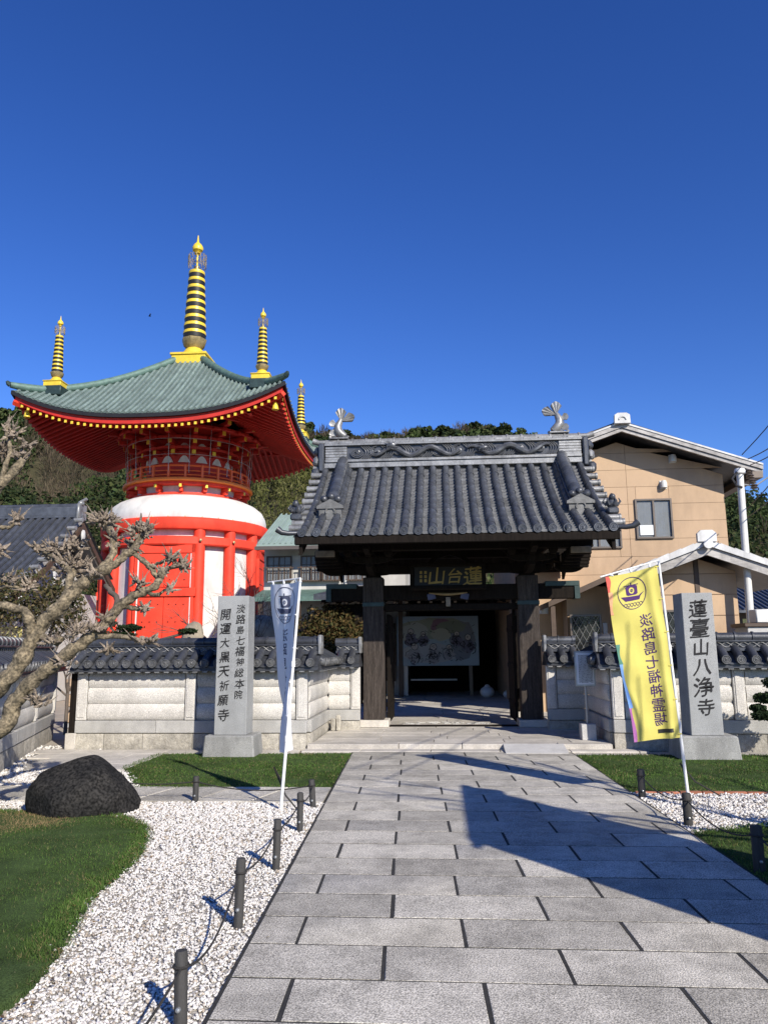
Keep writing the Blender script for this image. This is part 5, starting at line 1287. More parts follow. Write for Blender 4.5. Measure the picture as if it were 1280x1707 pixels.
def banner(label, pole_base, pole_top, surf, cloth, ink, txt, tu, tv0, tv1, tsz, ship, arm, stripe=None, patch=False, asp=.34):
    """surf(u, v, off): u across (0 free edge .. 1 pole), v from top 0 to bottom 1"""
    t = thing('nobori_banner', label, 'banner', pole_base)
    o = Vector(pole_base); loc = lambda p: Vector(p)-o
    MB().tube([loc(o), loc(o+(Vector(pole_top)-o)*.5), loc(pole_top)], [.017, .016, .013], 10).build('pole', 'pole_white', t)
    for q in (.3, .62): p = o+(Vector(pole_top)-o)*q; MB().tube([loc(p-Vector((0, 0, .03))), loc(p+Vector((0, 0, .03)))], .022, 10).build('pole_joint', 'pole_white', t)
    MB().tube([loc(pole_top), loc(arm)], .009, 8).build('cross_bar', 'pole_white', t)
    mb = MB()
    mb.grid(lambda u, v: loc(surf(u, v, 0)), 26, 60); mb.grid(lambda u, v: loc(surf(1-u, v, -.0012)), 26, 60)
    mb.build('cloth', cloth, t, ang=180)
    if stripe:
        for k, (m_, v0, v1) in enumerate(stripe):
            mb = MB(); mb.grid(lambda u, v: loc(surf(.0+(.062+.02*math.sin(5*v+k))*u, v0+(v1-v0)*v, .003)), 3, 14); mb.build('edge_stripe', m_, t, ang=180)
    cell = (tv1-tv0)/len(txt)
    for k, ch in enumerate(txt):
        vs, fs = glyph(ch, .004); vs, fs = sub_tris(vs, fs, .16)
        vs = [(tu-a*tsz, tv0+cell*(k+.5)-b*tsz*asp*.90) for a, b in vs]     # mirrored: seen from the back of the cloth
        cloth_print(lambda a, b, f: loc(surf(a, b, f)), vs, fs, .004, ink, 'character', t)
    for vs, fs in ship_shapes(*ship):
        vs, fs = sub_tris(vs, fs, .05)
        cloth_print(lambda a, b, f: loc(surf(a, b, f)), vs, fs, .004, ink, 'emblem', t)
    for k in range(6): q = k/5; MB().tube([loc(surf(.97, .01+.97*q, .0)), loc(o+(Vector(pole_top)-o)*(.90-.66*q) if False else surf(1.04, .01+.97*q, .002))], .008, 6).build('loop', cloth, t)
    for k in range(3): p = Vector(surf(.15+.35*k, 0, 0)); q = Vector(pole_top)+(Vector(arm)-Vector(pole_top))*(.85-.35*k); MB().tube([loc(p), loc(q)], .012, 6).build('loop', 'pole_white', t)
    if patch:
        mb = MB(); mb.grid(lambda u, v: loc(surf(.58+.30*u, .945+.022*v, .006)), 6, 2); mb.build('print_patch', 'black_iron', t, ang=180)
    return t
# yellow banner: corners read from the photograph at the distance of its pole foot
bpR = PZ(1147, 1332); YB = bpR.y
ptR = PY(1097, 934, YB+.02)
cTL, cTR, cBL, cBR = PY(1007, 962, YB-.06), PY(1094, 942, YB-.01), PY(1055, 1237, YB-.02), PY(1132, 1229, YB-.02)
def surfR(u, v, off):
    a = cTL+(cTR-cTL)*u; b = cBL+(cBR-cBL)*u; p = a+(b-a)*v
    d = .030*math.sin(6.0*u+1.2*v+.4)*(.3+.7*v)+.045*math.exp(-((u-.80-.06*math.sin(3*v))/.07)**2)*(.5+.5*v)+.012*math.sin(9*v+4*u)+.010*math.sin(17*v-6*u)+.006*math.sin(31*v+9*u)*math.sin(3*u)
    d += .0035*(math.exp(-((v*8 % 1-.5)/.05)**2)+math.exp(-((u-.36)/.02)**2))
    sag = .016*math.sin(math.pi*u)*(1-v)
    return (p.x+.010*math.sin(7*v+2)*(1-u), p.y-d-off, p.z-sag)
banner('yellow rainbow-edged banner with purple ship emblem, lettering seen reversed', bpR, ptR, surfR, 'yellow_cloth', 'ink_purple', '淡路島七福神霊場', .66, .26, .93, .25, (.46, .125, .29, .34), PY(1000, 962, YB-.06),
       [('cloth_red', .0, .10), ('cloth_orange', .10, .24), ('cloth_green', .42, .54), ('cloth_blue', .54, .80), ('cloth_violet', .80, 1.0)], True)
# white banner: turned edge-on towards its foot
bpL = PZ(468, 1352); YL = bpL.y
ptL = PY(501, 964, YL)
def surfL(u, v, off):
    base = ptL+(bpL-ptL)*(.01+.755*v); ang = R(44+42*v**1.1)
    w_ = .56*(1-u); d = Vector((-math.cos(ang), math.sin(ang), 0)); n_ = Vector((-math.sin(ang), -math.cos(ang), 0))
    wave = .040*math.sin(7*u+2.5*v)*(.3+.7*v)+.05*math.exp(-((u-.45-.2*v)/.10)**2)*(.3+v)+.010*math.sin(13*v+5*u)
    p = base+d*w_+n_*(wave+off); return (p.x, p.y, p.z-.02*math.sin(math.pi*u)*(1-v))
banner('narrow white banner with ship emblem twisted edge-on by the wind', bpL, ptL, surfL, 'white_cloth', 'ink_slate', '淡路島七福神霊場', .50, .27, .95, .25, (.50, .13, .33, .34), ptL+Vector((-math.cos(R(44))*.62, math.sin(R(44))*.62, .0)))

# ================================================================== bollards and ropes
def bollard(x, y, h, r_, label, lean=(0, 0), group=None):
    t = thing('bollard', label, 'bollard', (x, y, 0), random.uniform(0, 3), group)
    mb = MB(); mb.tube([(0, 0, -.02), (0, 0, h*.5), (0, 0, h-.012), (0, 0, h)], [r_, r_*1.0, r_*1.0, r_*.82], 14, jit=.02); o = mb.build('stake', 'bollard_wood', t, ang=50); t.rotation_euler = (lean[0], lean[1], 0)
    MB().lathe([(0, 0), (.012, 0), (.010, .012), (0, .016)], 8, M=Matrix.Translation((0, -r_, h*.28)) @ Matrix.Rotation(R(90), 4, 'X')).build('bolt', 'steel', t)
    MB().tube([((r_+.004)*math.cos(a), (r_+.004)*math.sin(a), h*.80) for a in [2*math.pi*k/14 for k in range(15)]], .007, 5, cap=False).build('rope_turn', 'rope_black', t)
    return t
BL = [((326, 1338), .27), ((522, 1347), .28), ((500, 1388), .34), ((460, 1451), .36), ((397, 1547), .385), ((301, 1716), .31)]
lab = ['charcoal timber bollard standing alone at the edge of the slab row', 'leaning charcoal bollard where the slab row meets the stone path', 'charcoal bollard beside the foot of the white banner pole',
       'charcoal bollard second along the gravel from the banner pole', 'charcoal bollard third along the gravel from the banner pole', 'charcoal bollard on the gravel farthest from the gate']
bl_t = []
for k, ((p, h), lb) in enumerate(zip(BL, lab)):
    q = PZ(*p); bollard(q.x, q.y, h, .029 if k > 1 else .032, lb, (R(-2) if k == 5 else 0, R(-4 if k == 1 else (-2 if k == 5 else (1.5 if k in (3, 4) else 0)))), 'bollards along the left gravel'); bl_t.append(Vector((q.x, q.y, h*.80)))
BRt = [((1070, 1331), .30), ((1147, 1378), .29), ((1266, 1457), .33)]
labR = ['short charcoal bollard at the corner of the stele lawn', 'charcoal bollard beside the yellow banner pole', 'charcoal bollard on the turf edge past the white gravel']
br_t = []
for (p, h), lb in zip(BRt, labR):
    q = PZ(*p); bollard(q.x, q.y, h, .04, lb, group='bollards beside the right path edge'); br_t.append(Vector((q.x, q.y, h*.80)))
def ropeline(a, b, sag, label, dz=0.0):
    mb = MB(); n = 16; mb.tube([a+(b-a)*q/n-Vector((0, 0, min(sag*4*(q/n)*(1-q/n), max(a.z, b.z)-.03)))+Vector((0, 0, dz)) for q in range(n+1)], .0062, 6)
    return tag(mb.build('rope', 'rope_black'), label, 'rope', 'ropes between bollards')
ropeline(bl_t[0], bl_t[1], .07, 'slack black rope spanning the slab row between bollards')
ropeline(Vector((-3.9, 8.6, .24)), bl_t[0], .05, 'slack black rope from the boulder to the first bollard')
ropeline(bl_t[1], bl_t[2], .06, 'black rope from the leaning bollard to the banner bollard')
ropeline(bl_t[2], bl_t[3], .05, 'black rope between the banner bollard and the next one')
ropeline(bl_t[3], bl_t[4], .07, 'black rope between the second and third gravel bollards')
ropeline(bl_t[4], bl_t[5], .13, 'long sagging black rope between the third and last gravel bollards')
ropeline(bl_t[5], Vector((-1.15, 2.4, .27)), .06, 'black rope running on past the last gravel bollard')
ropeline(br_t[0], br_t[1], .08, 'black rope from the lawn corner bollard to the yellow banner pole')
ropeline(br_t[1], br_t[2], .10, 'black rope from the yellow banner bollard to the turf bollard')
ropeline(br_t[2], Vector((2.3, 4.6, .26)), .08, 'black rope running on past the turf bollard')
bollard(-1.15, 2.35, .33, .032, 'charcoal bollard beyond the last one beside the path')
bollard(2.32, 4.55, .33, .04, 'charcoal bollard beyond the turf edge')
for q, lb, ps in ((PZ(470, 1352), 'loose black cord tied round the white banner pole foot', ((-.0, 0, .28), (-.10, .05, .42), (.03, .02, .15), (.16, -.02, .02))), (bpR, 'loose black cord tied round the yellow banner pole foot', ((0, 0, .25), (-.05, .03, .36), (.08, 0, .18), (.30, -.1, .05)))):
    mb = MB(); mb.tube([Vector(p)+Vector((q.x, q.y, 0)) for p in ps], .008, 6); tag(mb.build('cord', 'rope_black'), lb, 'cord')

# ================================================================== boulder
def boulder(name, label, c, rad, material, seed, flat=.25, sub=4):
    iv, jf = ICO[sub]; mb = MB(); v = []
    for p in iv:
        P = Vector(p); n1 = mnoise.noise(P*1.6+Vector((seed, 0, 0)))*1.25; n2 = mnoise.noise(P*3.1+Vector((0, seed, 0))); n3 = mnoise.noise(P*8+Vector((0, 0, seed)))
        k = 1+.15*n1+.07*n2+.018*n3; z = P.z*k*rad[2]
        z = max(z, -flat*rad[2]); v.append((P.x*k*rad[0], P.y*k*rad[1], z))
    rr = random.Random(int(seed*10))
    for q in range(16):         # fracture planes
        n_ = Vector((rr.gauss(0, 1), rr.gauss(0, 1), rr.gauss(.3, .8))).normalized(); lim = rr.uniform(.80, .98)
        for i, p in enumerate(v):
            s_ = Vector((p[0]/rad[0], p[1]/rad[1], p[2]/rad[2])); d = s_.dot(n_)
            if d > lim: s_ = s_-n_*(d-lim)*.85; v[i] = (s_.x*rad[0], s_.y*rad[1], s_.z*rad[2])
    mb.add(v, jf); o = mb.build(name, material, None, c, ang=35); return tag(o, label, 'rock')
boulder('boulder', 'large black boulder on the turf beside the white gravel', (-3.69, 7.92, .10), (.54, .42, .47), 'basalt', 4.2)
boulder('boulder', 'pale rounded boulder behind the wall next to the pagoda', tuple(PY(440, 1060, 20.0)-Vector((0, 0, .15))), (.75, .6, .75), 'boulder_tan', 9.1, 3, 3)
boulder('boulder', 'small rough grey stone behind the wall before the pagoda door', tuple(PY(322, 1056, 18.0)-Vector((0, 0, .1))), (.26, .24, .42), 'boulder_tan', 2.1, 3, 3)

# ================================================================== notice on a post
nt_ = thing('notice_sign', 'small grey notice of fine print on a metal post before the shaded wall', 'sign', (2.36, 13.35, .10))
MB().box(-.12, .12, -.12, .12, 0, .26, b=.01).build('foot_block', 'concrete', nt_); MB().tube([(0, 0, .2), (0, 0, .98)], .022, 8).build('post', 'steel', nt_)
MB().box(-.165, .165, -.03, .0, .86, 1.44, b=.006).build('frame', 'steel', nt_); MB().box(-.14, .14, -.034, -.03, .89, 1.41).build('panel', 'sign_board', nt_)
mb = MB(); rg = random.Random(5)
for k in range(11):
    z = 1.37
    while z > .93:
        l = rg.uniform(.008, .02); x = .115-.021*k; mb.add([(x-.006, -.0355, z), (x+.006, -.0355, z), (x+.006, -.0355, z-l), (x-.006, -.0355, z-l)], [(3, 2, 1, 0)]); z -= l+.007
mb.build('fine_print', 'black_iron', nt_, smooth=False)
# ================================================================== painted display board behind the gate
db = thing('display_board', 'large white painted board of ink figures standing on legs inside the gateway', 'display board', (-.15, 25.6, .10))
MB().box(-1.33, 1.33, 0, .06, .95, 2.55, b=.008).build('panel', 'board_shaded_white', db)
for sx in (-1, 1): MB().box(sx*1.05-.06, sx*1.05+.06, .0, .10, 0, .95, b=.006).build('leg', 'alu_frame' if sx > 0 else 'pvc_white', db)
MB().box(-.9, .6, -.02, .02, .48, .53).build('cross_rail', 'pvc_white', db)
def wash(cx, cz, rx_, rz2, col, y=-.004, n=18, jag=.12):
    rr = random.Random(int(cx*100+cz*1000)); mb = MB(); pts = [(cx+rx_*math.cos(2*math.pi*k/n)*(1+rr.uniform(-jag, jag)), y, cz+rz2*math.sin(2*math.pi*k/n)*(1+rr.uniform(-jag, jag))) for k in range(n)]
    mb.add(pts+[(cx, y, cz)], [((k+1) % n, k, n) for k in range(n)]); o = mb.build('ink_wash', 'ink_wash', db, smooth=False)
    a = o.data.color_attributes.new('col', 'FLOAT_COLOR', 'POINT'); a.data.foreach_set('color', np.tile(np.array([*col, 1], np.float32), len(o.data.vertices)))
wash(-.05, 2.15, 1.18, .34, (.34, .37, .30), -.003); wash(.15, 2.22, .36, .26, (.30, .19, .25), -.005); wash(.1, 1.95, .34, .2, (.46, .46, .38), -.006); wash(.80, 1.75, .42, .62, (.25, .27, .31), -.004); wash(-.2, 1.35, 1.05, .3, (.46, .48, .50), -.0035)
wash(-.75, 2.0, .45, .35, (.45, .47, .44), -.0045); wash(.45, 2.2, .5, .2, (.27, .30, .24), -.0055)
rb_ = random.Random(12); ink = MB()
def stroke(pts, r_): ink.tube([(x, -.012, z) for x, z in pts], r_, 4, squash=1.0)
for k, (cx, cz, s_) in enumerate(((-.88, 1.92, 1.0), (-.48, 1.86, .85), (-.76, 1.42, 1.2), (-.15, 1.40, 1.15), (.36, 1.42, .9), (.62, 1.85, .9), (.98, 1.72, 1.05))):
    wash(cx, cz-.12*s_, .20*s_, .20*s_, (.40, .39, .42) if k in (2, 3, 4) else (.20, .19, .25), -.007-.0004*k, 16, .3); wash(cx, cz+.13*s_, .085*s_, .09*s_, (.55, .51, .49), -.009-.0004*k, 14, .1)
    for q in range(22):
        a0 = rb_.uniform(0, 6.28); ln = rb_.uniform(.5, 1.8); rr = rb_.uniform(.25, .85)*.20*s_; ax_ = rb_.uniform(.5, 1.3); ox, oz = rb_.uniform(-.13, .13)*s_, rb_.uniform(-.13, .13)*s_-.12*s_
        stroke([(cx+ox+rr*ax_*math.cos(a0+ln*t/6), cz+oz+rr*math.sin(a0+ln*t/6)+.02*math.sin(t*2.1)) for t in range(7)], rb_.uniform(.004, .012))
    stroke([(cx+.095*s_*math.cos(t*.5), cz+.13*s_+.10*s_*math.sin(t*.5)) for t in range(14)], .007)
    for q in range(3): stroke([(cx+rb_.uniform(-.05, .05)*s_, cz+(.12+.02*q)*s_), (cx+rb_.uniform(-.05, .05)*s_, cz+(.115+.02*q)*s_)], .006)
for q in range(40):
    x_, z_ = rb_.uniform(-1.2, 1.2), rb_.uniform(1.1, 2.4); stroke([(x_, z_), (x_+rb_.uniform(-.08, .08), z_+rb_.uniform(-.05, .05)), (x_+rb_.uniform(-.12, .12), z_+rb_.uniform(-.08, .08))], rb_.uniform(.003, .007))
ink.build('ink_drawing', 'black_iron', db)
# pale vase and sacks beside the hall
for q, (x_, y_, r_, lb) in enumerate(((1.35, 24.6, .22, 'round pale sack on the floor beside the painted board'), (1.95, 24.2, .15, 'small pale sack on the floor by the dark hall door'))):
    iv = MB(); iv.blob((0, 0, r_*.75), (r_, r_, r_*.8), 3, .03); iv.blob((0, 0, r_*1.5), (r_*.4, r_*.4, r_*.3), 2, .1); o = iv.build('sack', 'art_white', None, (x_, y_, .10)); tag(o, lb, 'sack')
ys = thing('yellow_sheet_fence', 'low ribbed yellow panel standing behind the side wall', 'fence', tuple(PY(0, 1060, 17.0).xy)+(0,))
for k in range(16): MB().box(-1.4+.13*k, -1.4+.13*k+.10, -.02, .02, .0, 2.12, b=.006).build('rib_panel', 'yellow_sheet', ys)
MB().box(-1.45, .72, -.03, .03, 2.12, 2.17, b=.005).build('top_rail', 'yellow_sheet', ys)
mound_wall = thing('terracotta_planter_wall', 'low orange earth blocks seen through the side entrance', 'blocks', (-7.6, 16.5, 0))
for k in range(3):
    for j in range(3): MB().box(-.5+.42*k, -.5+.42*k+.40, -.1, .1, .10+.33*j, .10+.33*j+.26, b=.02).build('block', 'edging_tan' if 'edging_tan' in MATS else 'tan_siding', mound_wall)
    MB().box(-.5+.42*k, -.5+.42*k+.41, -.12, .12, .0, .095, b=.01).build('block_cap', 'concrete', mound_wall)
# ================================================================== gnarled pollarded tree in the left foreground
TY = 7.15
def tp(x, y, dy=0.0): return PY(x, y, TY+dy)
def smooth_path(pts, sub=4):
    P = [Vector(p) for p in pts]; out = []
    for i in range(len(P)-1):
        p0, p1, p2, p3 = P[max(i-1, 0)], P[i], P[i+1], P[min(i+2, len(P)-1)]
        for k in range(sub):
            t_ = k/sub; out.append(.5*((2*p1)+(p2-p0)*t_+(2*p0-5*p1+4*p2-p3)*t_*t_+(3*p1-p0-3*p2+p3)*t_**3))
    return out+[P[-1]]
PXM = TY/1240.0
tree = thing('pollarded_tree', 'gnarled pale pollarded tree with knobbly branch ends before the wall', 'tree', (-5.3, 7.2, 0))
def tw(mb, name, mats, parent=None, ang=180):
    o = mb.build(name, mats, parent or tree, ang=ang)
    if parent is None: o.location = -Vector(tree.location)
    return o
def limb(pts, r0, r1, name='limb', dy0=0.0, dy1=0.0, first=None, gn=.30, mats='bark_pale'):
    n = len(pts); P = [tp(x, y, dy0+(dy1-dy0)*i/(n-1)) for i, (x, y) in enumerate(pts)]
    if first is not None: P = [Vector(q) for q in first]+P
    S = smooth_path(P, 5); m = len(S); mb = MB(); rr = []
    for i, p in enumerate(S):
        t_ = i/(m-1); rr.append((r0*.55+(r1*.66-r0*.55)*t_)*PXM*(1+gn*mnoise.noise(Vector((i*.45, r0, n)))*1.6))
        S[i] = p+Vector((mnoise.noise(Vector((i*.5, 1, r0))), mnoise.noise(Vector((i*.5, 7, r0))), mnoise.noise(Vector((i*.5, 3, r0)))))*.022
    mb.tube(S, rr, 14, jit=.13); return tw(mb, name, mats, ang=70), S
trunk0 = [(-5.3, 7.2, -.05), (-5.2, 7.2, .35), (-4.95, 7.18, .72)]
mb = MB(); mb.tube(smooth_path([(-5.3, 7.2, -.08), (-5.28, 7.2, .1), (-5.2, 7.2, .35), (-5.0, 7.18, .68), (-4.78, 7.16, .98)], 4), [.21]+[.155-.003*k for k in range(16)], 14, jit=.06); tw(mb, 'trunk', 'bark_pale')
limb([(-8, 1150), (27, 1115), (52, 1072), (74, 1037), (100, 1012), (120, 990), (140, 970), (160, 955), (185, 945), (207, 927), (226, 914), (233, 893)], 27, 9, first=[(-4.86, 7.16, .92)], dy1=.15)
limb([(50, 1062), (50, 1034), (34, 1016), (-12, 1010), (-60, 1030)], 15, 9, dy1=-.1)
limb([(160, 955), (183, 934), (190, 904), (180, 874)], 13, 8, dy0=.1, dy1=.25)
limb([(222, 920), (238, 934), (252, 946), (262, 962), (270, 958), (282, 948), (303, 940)], 9, 6, dy0=.15, dy1=.1)
limb([(252, 946), (262, 940), (276, 934), (284, 930)], 5, 4, dy0=.12, dy1=.0)
limb([(-6, 1222), (27, 1167), (55, 1135), (82, 1115), (112, 1090), (140, 1070), (170, 1045), (187, 1025), (207, 1005), (230, 990), (252, 981), (266, 968), (272, 952)], 24, 8, first=[(-4.90, 7.10, .70)], dy0=-.15, dy1=-.1)
limb([(205, 1010), (222, 1014), (240, 1013)], 7, 6, dy0=-.1, dy1=-.15)
limb([(240, 985), (262, 992), (274, 984), (283, 982)], 6, 3, dy0=-.1, dy1=-.2)
limb([(130, 1078), (162, 1062), (200, 1061), (240, 1067), (262, 1064)], 9, 4, dy0=-.12, dy1=-.25)
limb([(70, 1060), (88, 1070), (105, 1066)], 10, 7, dy0=0, dy1=-.1)
limb([(188, 1024), (196, 1000), (184, 985), (176, 975)], 9, 6, dy0=-.1, dy1=.1, mats='bark_dark')
limb([(100, 1012), (118, 968), (110, 945), (85, 925), (62, 910)], 12, 6, dy0=.05, dy1=.4)
limb([(118, 968), (124, 948), (116, 925)], 9, 6, dy0=.2, dy1=.45)
limb([(46, 1150), (56, 1158), (60, 1168)], 10, 8, dy0=-.1, dy1=-.2)
limb([(-40, 860), (0, 812), (23, 786), (38, 768)], 15, 10, dy0=-.2, dy1=-.1)
limb([(0, 812), (8, 780), (18, 750), (12, 720), (14, 706)], 8, 5, dy0=-.2, dy1=-.1)
limb([(-40, 885), (0, 880), (18, 878), (28, 866)], 6, 5, dy0=-.1, dy1=-.1)
limb([(-30, 990), (10, 978), (40, 982)], 6, 4, dy0=.3, dy1=.3)
def knobs(x, y, rx_, ry_, n, dy=0.0, sz=(3.0, 5.8)):
    k = 0; c = tp(x, y, dy); mb = MB(); ux = RT*PXM; uz = UP*PXM; uy = Vector((0, 1, 0))*PXM
    n = int(n*.62)
    for q in range(n):
        while True:
            a, b, d = (random.uniform(-1, 1) for _ in range(3))
            if a*a+b*b+d*d < 1: break
        p = c+ux*a*rx_+uz*b*ry_+uy*d*rx_*.9; s_ = random.uniform(*sz)*PXM
        v = Vector((a, d, b)).normalized()*s_*1.3+Vector((random.uniform(-1, 1), random.uniform(-1, 1), random.uniform(-.2, 1.2)))*s_*.8
        if q % 3 != 0: mb.tube([p-v*1.2, p-v*.3, p+v*.7, p+v*1.3], [s_*.36, s_*.46, s_*.40, s_*.16], 6, jit=.28)
        else: mb.blob(p, (s_*random.uniform(.6, 1.1), s_*random.uniform(.6, 1.1), s_*random.uniform(.6, 1.1)), 1, .34)
        if q % 5 == 0: mb.tube([p, p+v*1.4+Vector((0, 0, s_*.6)), p+v*2.3+Vector((0, 0, s_*.9))], [s_*.22, s_*.14, s_*.05], 5)
    return tw(mb, 'knob_cluster', 'bark_knob', ang=40)
for args in ((175, 868, 24, 17, 120, .25), (192, 900, 13, 20, 40, .2), (236, 884, 24, 19, 120, .15), (224, 910, 14, 14, 40, .15), (118, 945, 32, 28, 150, .35), (100, 915, 30, 20, 80, .4), (128, 908, 16, 14, 50, .4), (62, 912, 13, 9, 40, .4), (88, 925, 18, 13, 50, .4),
             (304, 941, 13, 9, 55, .1), (286, 930, 9, 8, 35, 0), (270, 955, 10, 9, 30, 0), (232, 972, 12, 8, 35, -.15), (160, 955, 14, 9, 30, .05), (242, 1013, 7, 6, 22, -.15), (284, 982, 5, 5, 10, -.2),
             (135, 1052, 18, 12, 50, -.2), (160, 1048, 12, 8, 30, -.2), (178, 1030, 10, 8, 24, -.15), (60, 1166, 12, 9, 40, -.2), (68, 1172, 14, 5, 16, -.2), (240, 1066, 22, 5, 36, -.25), (180, 1082, 14, 7, 26, -.25), (90, 1068, 14, 8, 30, -.1), (20, 722, 16, 18, 60, -.1), (45, 742, 9, 8, 24, -.1), (8, 750, 16, 14, 60, -.1), (36, 760, 14, 8, 30, -.1), (14, 710, 5, 10, 16, -.1),
             (28, 866, 9, 10, 34, -.1), (5, 915, 9, 12, 26, -.1), (48, 975, 14, 12, 40, .3), (15, 965, 14, 12, 40, .3), (112, 1104, 20, 5, 14, -.2)): knobs(*args)

# ================================================================== leaf clouds, shrubs, bare trees
def leaf_cloud(n, fn, size, cols, tilt=1.0):
    """n leaf quads; fn(n)->positions; returns V, F, C"""
    P = fn(n); n = len(P); a = np.random.normal(size=(n, 3)); a /= np.linalg.norm(a, axis=1)[:, None]; b = np.random.normal(size=(n, 3)); b -= a*(a*b).sum(1)[:, None]; b /= np.linalg.norm(b, axis=1)[:, None]
    s_ = (size*np.random.uniform(.6, 1.3, n))[:, None]
    V = np.stack([P-a*s_, P-b*s_*.55, P+a*s_, P+b*s_*.55], 1).reshape(-1, 3); Fc = np.arange(n*4).reshape(-1, 4)
    C = cols[np.random.randint(0, len(cols), n)]*np.random.uniform(.6, 1.35, (n, 1)); return V, Fc, np.repeat(C, 4, 0)
def ell(c, r, shell=.45):
    def f(n):
        d = np.random.normal(size=(n, 3)); d /= np.linalg.norm(d, axis=1)[:, None]; rad = (shell+(1-shell)*np.random.rand(n))[:, None]
        k = 1+.16*np.sin(d[:, :1]*5+d[:, 1:2]*4)+.10*np.sin(d[:, 2:3]*9+d[:, :1]*7); return np.array(c)+d*rad*np.array(r)*k
    return f
def grow(mb, p, d, L_, r_, depth, spread=.55, up=.15):
    n = 4; pts = [p]; q = p
    for k in range(n):
        d = (d+Vector((random.gauss(0, .13), random.gauss(0, .13), random.gauss(0, .10)+up*.15))).normalized(); q = q+d*L_/n; pts.append(q)
    mb.tube(pts, [r_*(1-.4*k/n) for k in range(n+1)], 6 if depth > 2 else 4, cap=False)
    if depth > 0:
        for k in range(random.choice((2, 3, 3))):
            nd = (d+Vector((random.gauss(0, spread), random.gauss(0, spread), random.gauss(0, spread*.7)+up))).normalized(); grow(mb, pts[random.choice((2, 3, 4))], nd, L_*random.uniform(.6, .8), r_*.58, depth-1, spread, up)
def bare_tree(name, label, base, h, depth, r_, d=(0, 0, 1), spread=.55, material='twig', seed=1):
    random.seed(seed); t = thing(name, label, 'tree', base); mb = MB(); grow(mb, Vector((0, 0, -.05)), Vector(d), h*.36, r_, 0, spread); 
    tr_ = MB(); tr_.tube([(0, 0, -.05), Vector(d)*h*.2, Vector(d)*h*.36], [r_*1.2, r_, r_*.9], 8); tr_.build('trunk', material, t)
    for k in range(4):
        b = MB(); a = k*1.6+random.uniform(-.4, .4); grow(b, Vector(d)*h*random.uniform(.24, .36), Vector((math.cos(a)*.6, math.sin(a)*.6, .8)).normalized(), h*.28, r_*.6, depth, spread); b.build('branch', material, t)
    return t
def shrub(name, label, cat, parts, trunk=None, size=.05, n=3000, cols=None, dark=False):
    """parts: list of (centre, radii)"""
    c0 = parts[0][0]; t = thing(name, label, cat, (c0[0], c0[1], 0)); o = Vector((c0[0], c0[1], 0))
    for (c, r_) in parts:
        V, Fc, C = leaf_cloud(n, ell(c, r_), size, cols); ob = obj('foliage', fast_mesh('foliage', V, Fc, 'foliage', C), t, -o)
        mb = MB(); mb.tube([Vector((c0[0], c0[1], 0))-o, (Vector((c0[0], c0[1], 0))*.4+Vector(c)*.6)-o-Vector((0, 0, r_[2]*.3)), Vector(c)-o], [.06, .045, .02], 7); mb.build('stem', 'bark_dark', t)
        if dark:
            pass
    return t
G_OLIVE = np.array([[.075, .062, .022], [.10, .07, .025], [.055, .06, .02], [.12, .075, .03]])
G_PINE = np.array([[.018, .035, .012], [.025, .042, .015], [.014, .026, .010]])
G_HEDGE = np.array([[.03, .05, .015], [.05, .055, .02], [.06, .05, .02]])
c1 = PY(552, 1034, 22.4)
shrub('round_shrub', 'clipped round bronze-green shrub behind the wall left of the gate', 'shrub', [((c1.x, 22.4, c1.z-.15), (.86, .78, .66)), ((c1.x-.6, 22.3, c1.z-.40), (.6, .54, .48)), ((c1.x+.66, 22.4, c1.z-.45), (.54, .54, .5)), ((c1.x+.12, 22.3, c1.z-.85), (.75, .6, .55))], n=3600, size=.052, cols=G_OLIVE)
c2 = PY(45, 1000, 16.0)
shrub('twiggy_shrub', 'tangled brown and green shrub behind the gnarled tree', 'shrub', [((c2.x, 16, c2.z), (1.1, .8, .75)), ((c2.x+.8, 15.8, c2.z-.2), (.7, .6, .6)), ((c2.x-.9, 16, c2.z-.1), (.9, .7, .7))], n=1500, size=.05, cols=np.array([[.09, .075, .03], [.05, .055, .02], [.13, .10, .05]]))
for k, (px_, py_, Y_, h_, lb) in enumerate(((60, 1075, 15.6, 2.4, 'bare twiggy bush tangled behind the gnarled tree'), (118, 1080, 15.2, 2.2, 'bare twiggy bush next to the red drum'), (25, 1080, 15.9, 2.5, 'bare twiggy bush above the yellow panel'))):
    q = PY(px_, py_, Y_); bare_tree('bare_bush', lb, (q.x, q.y, 0), h_*1.25, 4, .035, seed=11+k, spread=.75)
q = PY(392, 1060, 19.0); bare_tree('bare_tree', 'small leafless tree in front of the pagoda drum', (q.x, q.y, 0), 4.0, 4, .05, seed=23, spread=.5)
q = PY(455, 1060, 20.0); bare_tree('bare_tree', 'thin leafless tree between the pagoda and the white banner', (q.x, q.y, 0), 3.4, 4, .035, seed=29, spread=.55)
# small pines by the pagoda and at the right wall
def pine(label, base, pads, lean, seed):
    random.seed(seed); np.random.seed(seed); t = thing('garden_pine', label, 'pine tree', base); o = Vector(base)
    for (c, r_) in pads:
        V, Fc, C = leaf_cloud(1500, ell(c, r_, .2), .028, G_PINE); V, Fc, C = V, Fc, C
        obj('foliage_pad', fast_mesh('foliage_pad', V, Fc, 'foliage', C), t)
        mb = MB(); mb.tube(smooth_path([(0, 0, 0), (lean*.4, 0, c[2]*.5), (lean*.3+c[0]*.4, c[1]*.4, c[2]*.85), (c[0], c[1], c[2]-.03)], 3), .028, 6); mb.build('branch', 'bark_dark', t)
    mb = MB(); mb.tube(smooth_path([(0, 0, -.05), (lean*.3, 0, .3), (lean*.4, .02, .7), (lean*.2, 0, 1.1)], 4), [.07]*5+[.05]*8, 8, jit=.1); mb.build('trunk', 'bark_dark', t)
